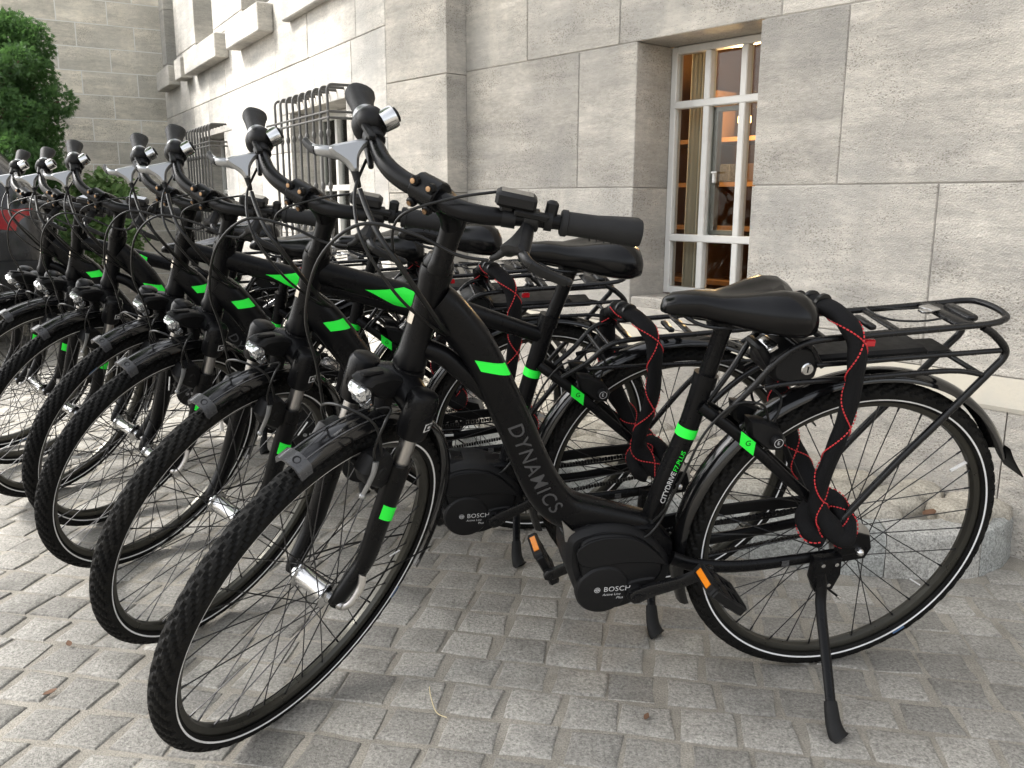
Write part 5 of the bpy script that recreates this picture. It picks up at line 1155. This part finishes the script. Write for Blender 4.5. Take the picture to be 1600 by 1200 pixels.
def make_bike(pose, kind, label, crank=R_(23), roll=(0.0, 0.0), low=False, socket=False, sup=0.0):
    X, Y, phi, lean, st, _ = pose
    M = Matrix.Translation((X, Y, 0)) @ Matrix.Rotation(phi, 4, 'Z') @ Matrix.Rotation(-lean, 4, 'X')
    bk = empty('electric_bicycle', M); tag(bk, label, 'bicycle', 'black electric bicycles parked in a row')
    S = steer_m(st)
    fr = part(bk, 'frame', 'frame'+kind, lambda b: b_frame(b, kind), 'frame', ang=35)
    part(fr, 'decal', 'gd'+kind, lambda b: b_green_down(b, kind), 'green'); part(fr, 'decal', 'gb'+kind, lambda b: b_green_band(b, kind), 'green'); part(fr, 'decal', 'gs', b_green_stay, 'green'); part(fr, 'emblem', 'gsg', b_stay_g, 'plastic')
    if kind != 'wave': part(fr, 'decal', 'gf', b_green_flash, 'green')
    part(fr, 'lettering', 'let'+kind, lambda b: b_letters(b, kind), 'letter'); part(fr, 'lettering', 'letb'+kind, lambda b: b_letters2(b, kind), 'letterw'); part(fr, 'lettering', 'letc'+kind, lambda b: b_letters3(b, kind), 'green'); part(fr, 'badge', 'badge', lambda b: b_badge(b, kind), 'badge')
    part(fr, 'sticker', 'stick', b_sticker, 'clip')
    wheel(bk, False, Matrix.Translation((0, 0, RW)), roll[0]); wheel(bk, True, S @ Matrix.Translation((LB, 0, RW)), roll[1])
    fk = part(bk, 'fork', 'fork', b_fork, 'frame', S, 35)
    [part(fk, 'stanchion', 'stan%d' % s_, lambda b: b_stanchion(b, s_), 'dull') for s_ in (1, -1)]; part(fk, 'decal', 'fgreen', b_forkgreen, 'green'); part(fk, 'emblem', 'flab', b_forklabel, 'letterw'); part(fk, 'quick_release', 'qr', b_qr, 'dull')
    ff = part(bk, 'mudguard', 'fenf', b_fender_f, 'gloss', S, 50); part(ff, 'mudguard_tip', 'fclip', b_fclip, 'clip', ang=50); [part(ff, 'mudguard_stay', 'fst%d' % s_, lambda b: b_fstays(b, s_), 'spoke') for s_ in (1, -1)]; [part(ff, 'mudguard_glint', 'ftr%d' % s_, lambda b: b_glint(b, s_), 'clip') for s_ in (1, -1)]; part(ff, 'tip_emblem', 'fcg', b_fclip_g, 'plastic')
    lm = part(bk, 'headlamp', 'lamp', b_lamp, 'plastic', S); part(lm, 'lens', 'lens', b_lens, 'lens', ang=20)
    part(bk, 'rim_brake', 'fbrk-1', lambda b: b_frontbrake(b, -1), 'plastic', S); fb = part(bk, 'rim_brake', 'fbrk1', lambda b: b_frontbrake(b, 1), 'plastic', S); part(fb, 'release_lever', 'frel', b_brakelever_f, 'levergrey')
    sm = part(bk, 'stem', 'stem', b_stem, 'frame', S); part(sm, 'clamp', 'clamp', b_clamp, 'frame', ang=30); part(sm, 'clamp_bolts', 'bolts', b_bolts, 'brass')
    hb = part(bk, 'handlebar', 'bar', b_bar, 'frame', S)
    for s_ in (1, -1): part(hb, 'grip', 'grip%d' % s_, lambda b: b_grip(b, s_), 'grip', ang=50)
    part(hb, 'twist_shifter', 'shift', b_shifter, 'plastic', ang=50); part(hb, 'shifter_band', 'shb', b_shiftband, 'levergrey')
    for s_ in (1, -1):
        lv = part(bk, 'brake_lever', 'lb%d' % s_, lambda b: b_leverbody(b, s_), 'plastic' if s_ > 0 else 'levergrey', S, 50); part(lv, 'lever_blade', 'll%d' % s_, lambda b: b_lever(b, s_), 'steelblack' if s_ > 0 else 'levergrey', ang=50); part(lv, 'lever_clamp', 'lc%d' % s_, lambda b: b_leverclamp(b, s_), 'plastic'); part(lv, 'hose_boot', 'hbt%d' % s_, lambda b: b_hoseboot(b, s_), 'rubber'); part(lv, 'lever_pad', 'lp%d' % s_, lambda b: b_leverpad(b, s_), 'rubber')
    be = part(bk, 'bell', 'bell', b_bell, 'silver', S, 30); part(be, 'bell_cap', 'bcap', b_bellcap, 'plastic')
    ds = part(bk, 'display', 'disp', b_display, 'plastic', S); part(ds, 'screen', 'scr', b_screen, 'carglass')
    for i, (nm, fn) in enumerate(FCABLES): part(bk, nm, 'fc%d' % i, fn, 'cable', S, 60)
    for i, (nm, fn) in enumerate(RCABLES): part(bk, nm, 'rc%d' % i, fn, 'cable', None, 60)
    dx, dz = SADZ[kind]; dx -= sup*0.25; dz += sup
    sd = part(bk, 'saddle', 'saddle', b_saddle, 'saddle', Matrix.Translation((dx, 0, dz)), 60); part(sd, 'saddle_rails', 'srail', b_saddlebase, 'steelblack')
    part(bk, 'seatpost', 'post'+kind, b_post if kind == 'wave' else b_postd, 'frame', Matrix.Translation((-sup*0.25, 0, sup)))
    mo = part(bk, 'motor', 'motor', b_motor, 'motor', ang=35); part(mo, 'motor_cover', 'mcap', b_motorcap, 'motor', ang=35); part(mo, 'cover_ridge', 'mseam', b_motorseam, 'motor', ang=35); part(mo, 'lettering', 'mtext', b_motortext, 'letterw'); part(mo, 'bracket', 'mbr', b_bracket, 'dull')
    for s_ in (1, -1):
        a = crank if s_ > 0 else crank+math.pi
        Mc = Matrix.Translation(CR) @ Matrix.Rotation(a, 4, 'Y')
        part(bk, 'crank', 'crank%d' % s_, lambda b: b_crank(b, s_), 'steelblack', Mc)
        pp = Mc @ Vector((-0.15, 0, 0)); pd = part(bk, 'pedal', 'pedal%d' % s_, lambda b: b_pedal(b, s_), 'plastic', Matrix.Translation(pp) @ Matrix.Rotation(R_(-38 if s_ > 0 else -62), 4, 'Y')); [part(pd, 'reflector', 'prf%d%d' % (s_, q), lambda b: b_pedalrefl(b, s_, q*0.0475), 'orange') for q in (1, -1)]
    part(bk, 'chain_guard', 'guard', b_guard, 'plastic'); part(bk, 'chain', 'chain', b_chain, 'steelblack')
    ks = part(bk, 'kickstand', 'kick', b_kick, 'frame'); part(ks, 'rubber_foot', 'kfoot', b_kickfoot, 'rubber'); part(ks, 'bolts', 'kbolt', b_kickbolt, 'silver')
    rf = part(bk, 'mudguard', 'fenr', b_fender_r, 'gloss', None, 50); part(rf, 'mud_flap', 'flap', b_flap, 'rubber')
    rk_ = part(bk, 'luggage_rack', 'rack%d' % low, lambda b: b_rack(b, low), 'steelblack', None, 50); part(rk_, 'spring_clip', 'cw%d' % low, lambda b: b_clipwire(b, low), 'steelblack'); part(rk_, 'clip_latch', 'cs%d' % low, lambda b: b_clipsilver(b, low), 'silver')
    if not low:
        ba = part(bk, 'battery_mount', 'batt', b_battery, 'plastic', ang=35); part(ba, 'key_lock', 'lcyl', b_lockcyl, 'silver'); part(ba, 'key_slot', 'ksl', b_keyslot, 'plastic'); part(ba, 'connector', 'bsd', b_batside, 'plastic'); part(ba, 'contact_plate', 'bsv', b_batsilver, 'silver'); part(ba, 'red_tab', 'rtag', b_redtag, 'red')
    part(bk, 'rim_brake', 'rbrk-1', lambda b: b_rearbrake(b, -1), 'plastic'); rb_ = part(bk, 'rim_brake', 'rbrk1', lambda b: b_rearbrake(b, 1), 'plastic'); part(rb_, 'emblem', 'ebadge', b_ebadge, 'letterw')
    if socket:
        bs_ = part(bk, 'battery_socket', 'sock', b_socket, 'plastic'); part(bs_, 'contact_plate', 'sockp', b_socketplate, 'silver')
    return bk, M
POSES = [(0.6886, 1.8273, 3.3288, 0.2241, 0.8425, 0), (0.3932, 2.2418, 3.3463, 0.2205, 0.8672, 0), (0.0651, 2.653, 3.3422, 0.227, 0.8512, 0), (-0.16, 2.9747, 3.3448, 0.197, 0.9108, 0), (-0.4929, 3.2808, 3.366, 0.2238, 0.9086, 0), (-0.7772, 3.6129, 3.3359, 0.2338, 0.8193, 0), (-0.9783, 3.7776, 3.3168, 0.2176, 0.7887, 0)]
BK = [('wave', 'black step-through electric bicycle nearest the camera, standing whole in front', R_(23), False, False),
      ('diamond', 'black diamond-frame electric bicycle, second from the camera, with motor showing through the nearest one', R_(33), True, True),
      ('diamond', 'third black electric bicycle from the camera, green flash on its top tube', R_(80), False, False),
      ('diamond', 'fourth black electric bicycle from the camera, middle of the row', R_(10), False, False),
      ('wave', 'fifth black electric bicycle from the camera, step-through frame before the shrub', R_(-30), False, False),
      ('diamond', 'sixth black electric bicycle from the camera, next to last in the row', R_(50), False, False),
      ('wave', 'last and farthest black electric bicycle, beside the parked car', R_(20), False, False)]
BIKES = []
for i, (p, (kind, label, ca, low, sock)) in enumerate(zip(POSES, BK)):
    BIKES.append(make_bike(p, kind, label, ca, (i*1.3, i*0.9+0.2), low, sock, (0, 0, 0.03, -0.02, 0.035, 0.01, -0.01)[i]))
# ------------------------------------------------------------------ fabric-sleeved locks
def make_lock(Mb, label, strands, dz=0.0):
    lk = empty('bicycle_lock', Mb); tag(lk, label, 'lock', 'fabric-sleeved locks hung on the luggage racks')
    for si, pts in enumerate(strands):
        P = catmull([(x, y, z+dz*(1 if z > 0.7 else (z-0.45)/0.25 if z > 0.45 else 0)) for x, y, z in pts], 8); n = len(P)
        m = MB(); m.tube(P, [0.0220+0.0016*math.sin(i*0.55+si) for i in range(n)], 36, rb=[0.0145+0.0010*math.sin(i*0.7+1) for i in range(n)], up=((0.05, 0.02, 1) if si == 0 else (0.05, 1, 0)), rib=0.06); obj('sleeve', m.mesh('sleeve', MT['sleeve'], ang=80), lk)
        T = [(P[min(i+1, n-1)]-P[max(i-1, 0)]).normalized() for i in range(n)]
        up = Vector((0.05, 0.02, 1) if si == 0 else (0.05, 1, 0)); b = (up-T[0]*up.dot(T[0])).normalized(); fr = []
        for i in range(n):
            if i: b = (b-T[i]*b.dot(T[i])).normalized()
            fr.append((b.copy(), T[i].cross(b)))
        L = [0.0]
        for i in range(1, n): L.append(L[-1]+(P[i]-P[i-1]).length)
        def at(l, a):
            i = 0
            while i < n-2 and L[i+1] < l: i += 1
            t = (l-L[i])/max(1e-6, L[i+1]-L[i]); p = P[i].lerp(P[i+1], t); bb = fr[i][0].lerp(fr[i+1][0], t); nn = fr[i][1].lerp(fr[i+1][1], t)
            return p+bb*(0.0156*math.cos(a))+nn*(0.0232*math.sin(a))
        st = MB()
        for h in (1, -1):
            l = 0.005
            while l < L[-1]-0.01:
                q = [at(l+0.0036*k/2, h*(l+0.0036*k/2)/0.17*2*math.pi+0.0) for k in range(3)]; st.tube(q, 0.0014, 5); l += 0.0056
        so2 = obj('stitching', st.mesh('stitching', MT['stitch']), lk); so2['kind'] = 'stuff'
        if si == 0:
            for i0 in (4, 9, 14):
                cf = MB(); cf.lathe([(-0.004, 0.018), (-0.003, 0.0215), (0.003, 0.0215), (0.004, 0.018)], P[i0], T[i0], 18); obj('cuff', cf.mesh('cuff', MT['cable']), lk)
    return lk
LOCK = [(0.185, -0.045, 0.855), (0.172, -0.01, 0.870), (0.160, 0.030, 0.873), (0.140, 0.064, 0.860), (0.122, 0.084, 0.825), (0.112, 0.090, 0.770), (0.108, 0.086, 0.690), (0.114, 0.080, 0.600), (0.124, 0.076, 0.525), (0.118, 0.072, 0.470), (0.092, 0.082, 0.435), (0.066, 0.090, 0.405), (0.046, 0.084, 0.405), (0.042, 0.062, 0.432), (0.066, 0.036, 0.462), (0.096, 0.034, 0.455), (0.115, 0.040, 0.425), (0.110, 0.060, 0.400), (0.086, 0.074, 0.392)]
LOCK2 = [(0.186, -0.055, 0.850), (0.180, -0.078, 0.80), (0.176, -0.080, 0.73), (0.168, -0.076, 0.67), (0.150, -0.070, 0.61), (0.125, -0.062, 0.55), (0.10, -0.045, 0.50), (0.082, -0.01, 0.468), (0.076, 0.03, 0.452)]
for i, (lab, dz) in enumerate((('black lock sleeve with red zigzag stitching over the nearest bicycle rack', 0.0), ('black red-stitched lock sleeve on the second bicycle rack', -0.072), ('black red-stitched lock sleeve on the third bicycle rack', 0.0), ('black red-stitched lock sleeve on the fourth bicycle rack', 0.0))):
    lk = make_lock(BIKES[i][1], lab, [LOCK, LOCK2], dz)
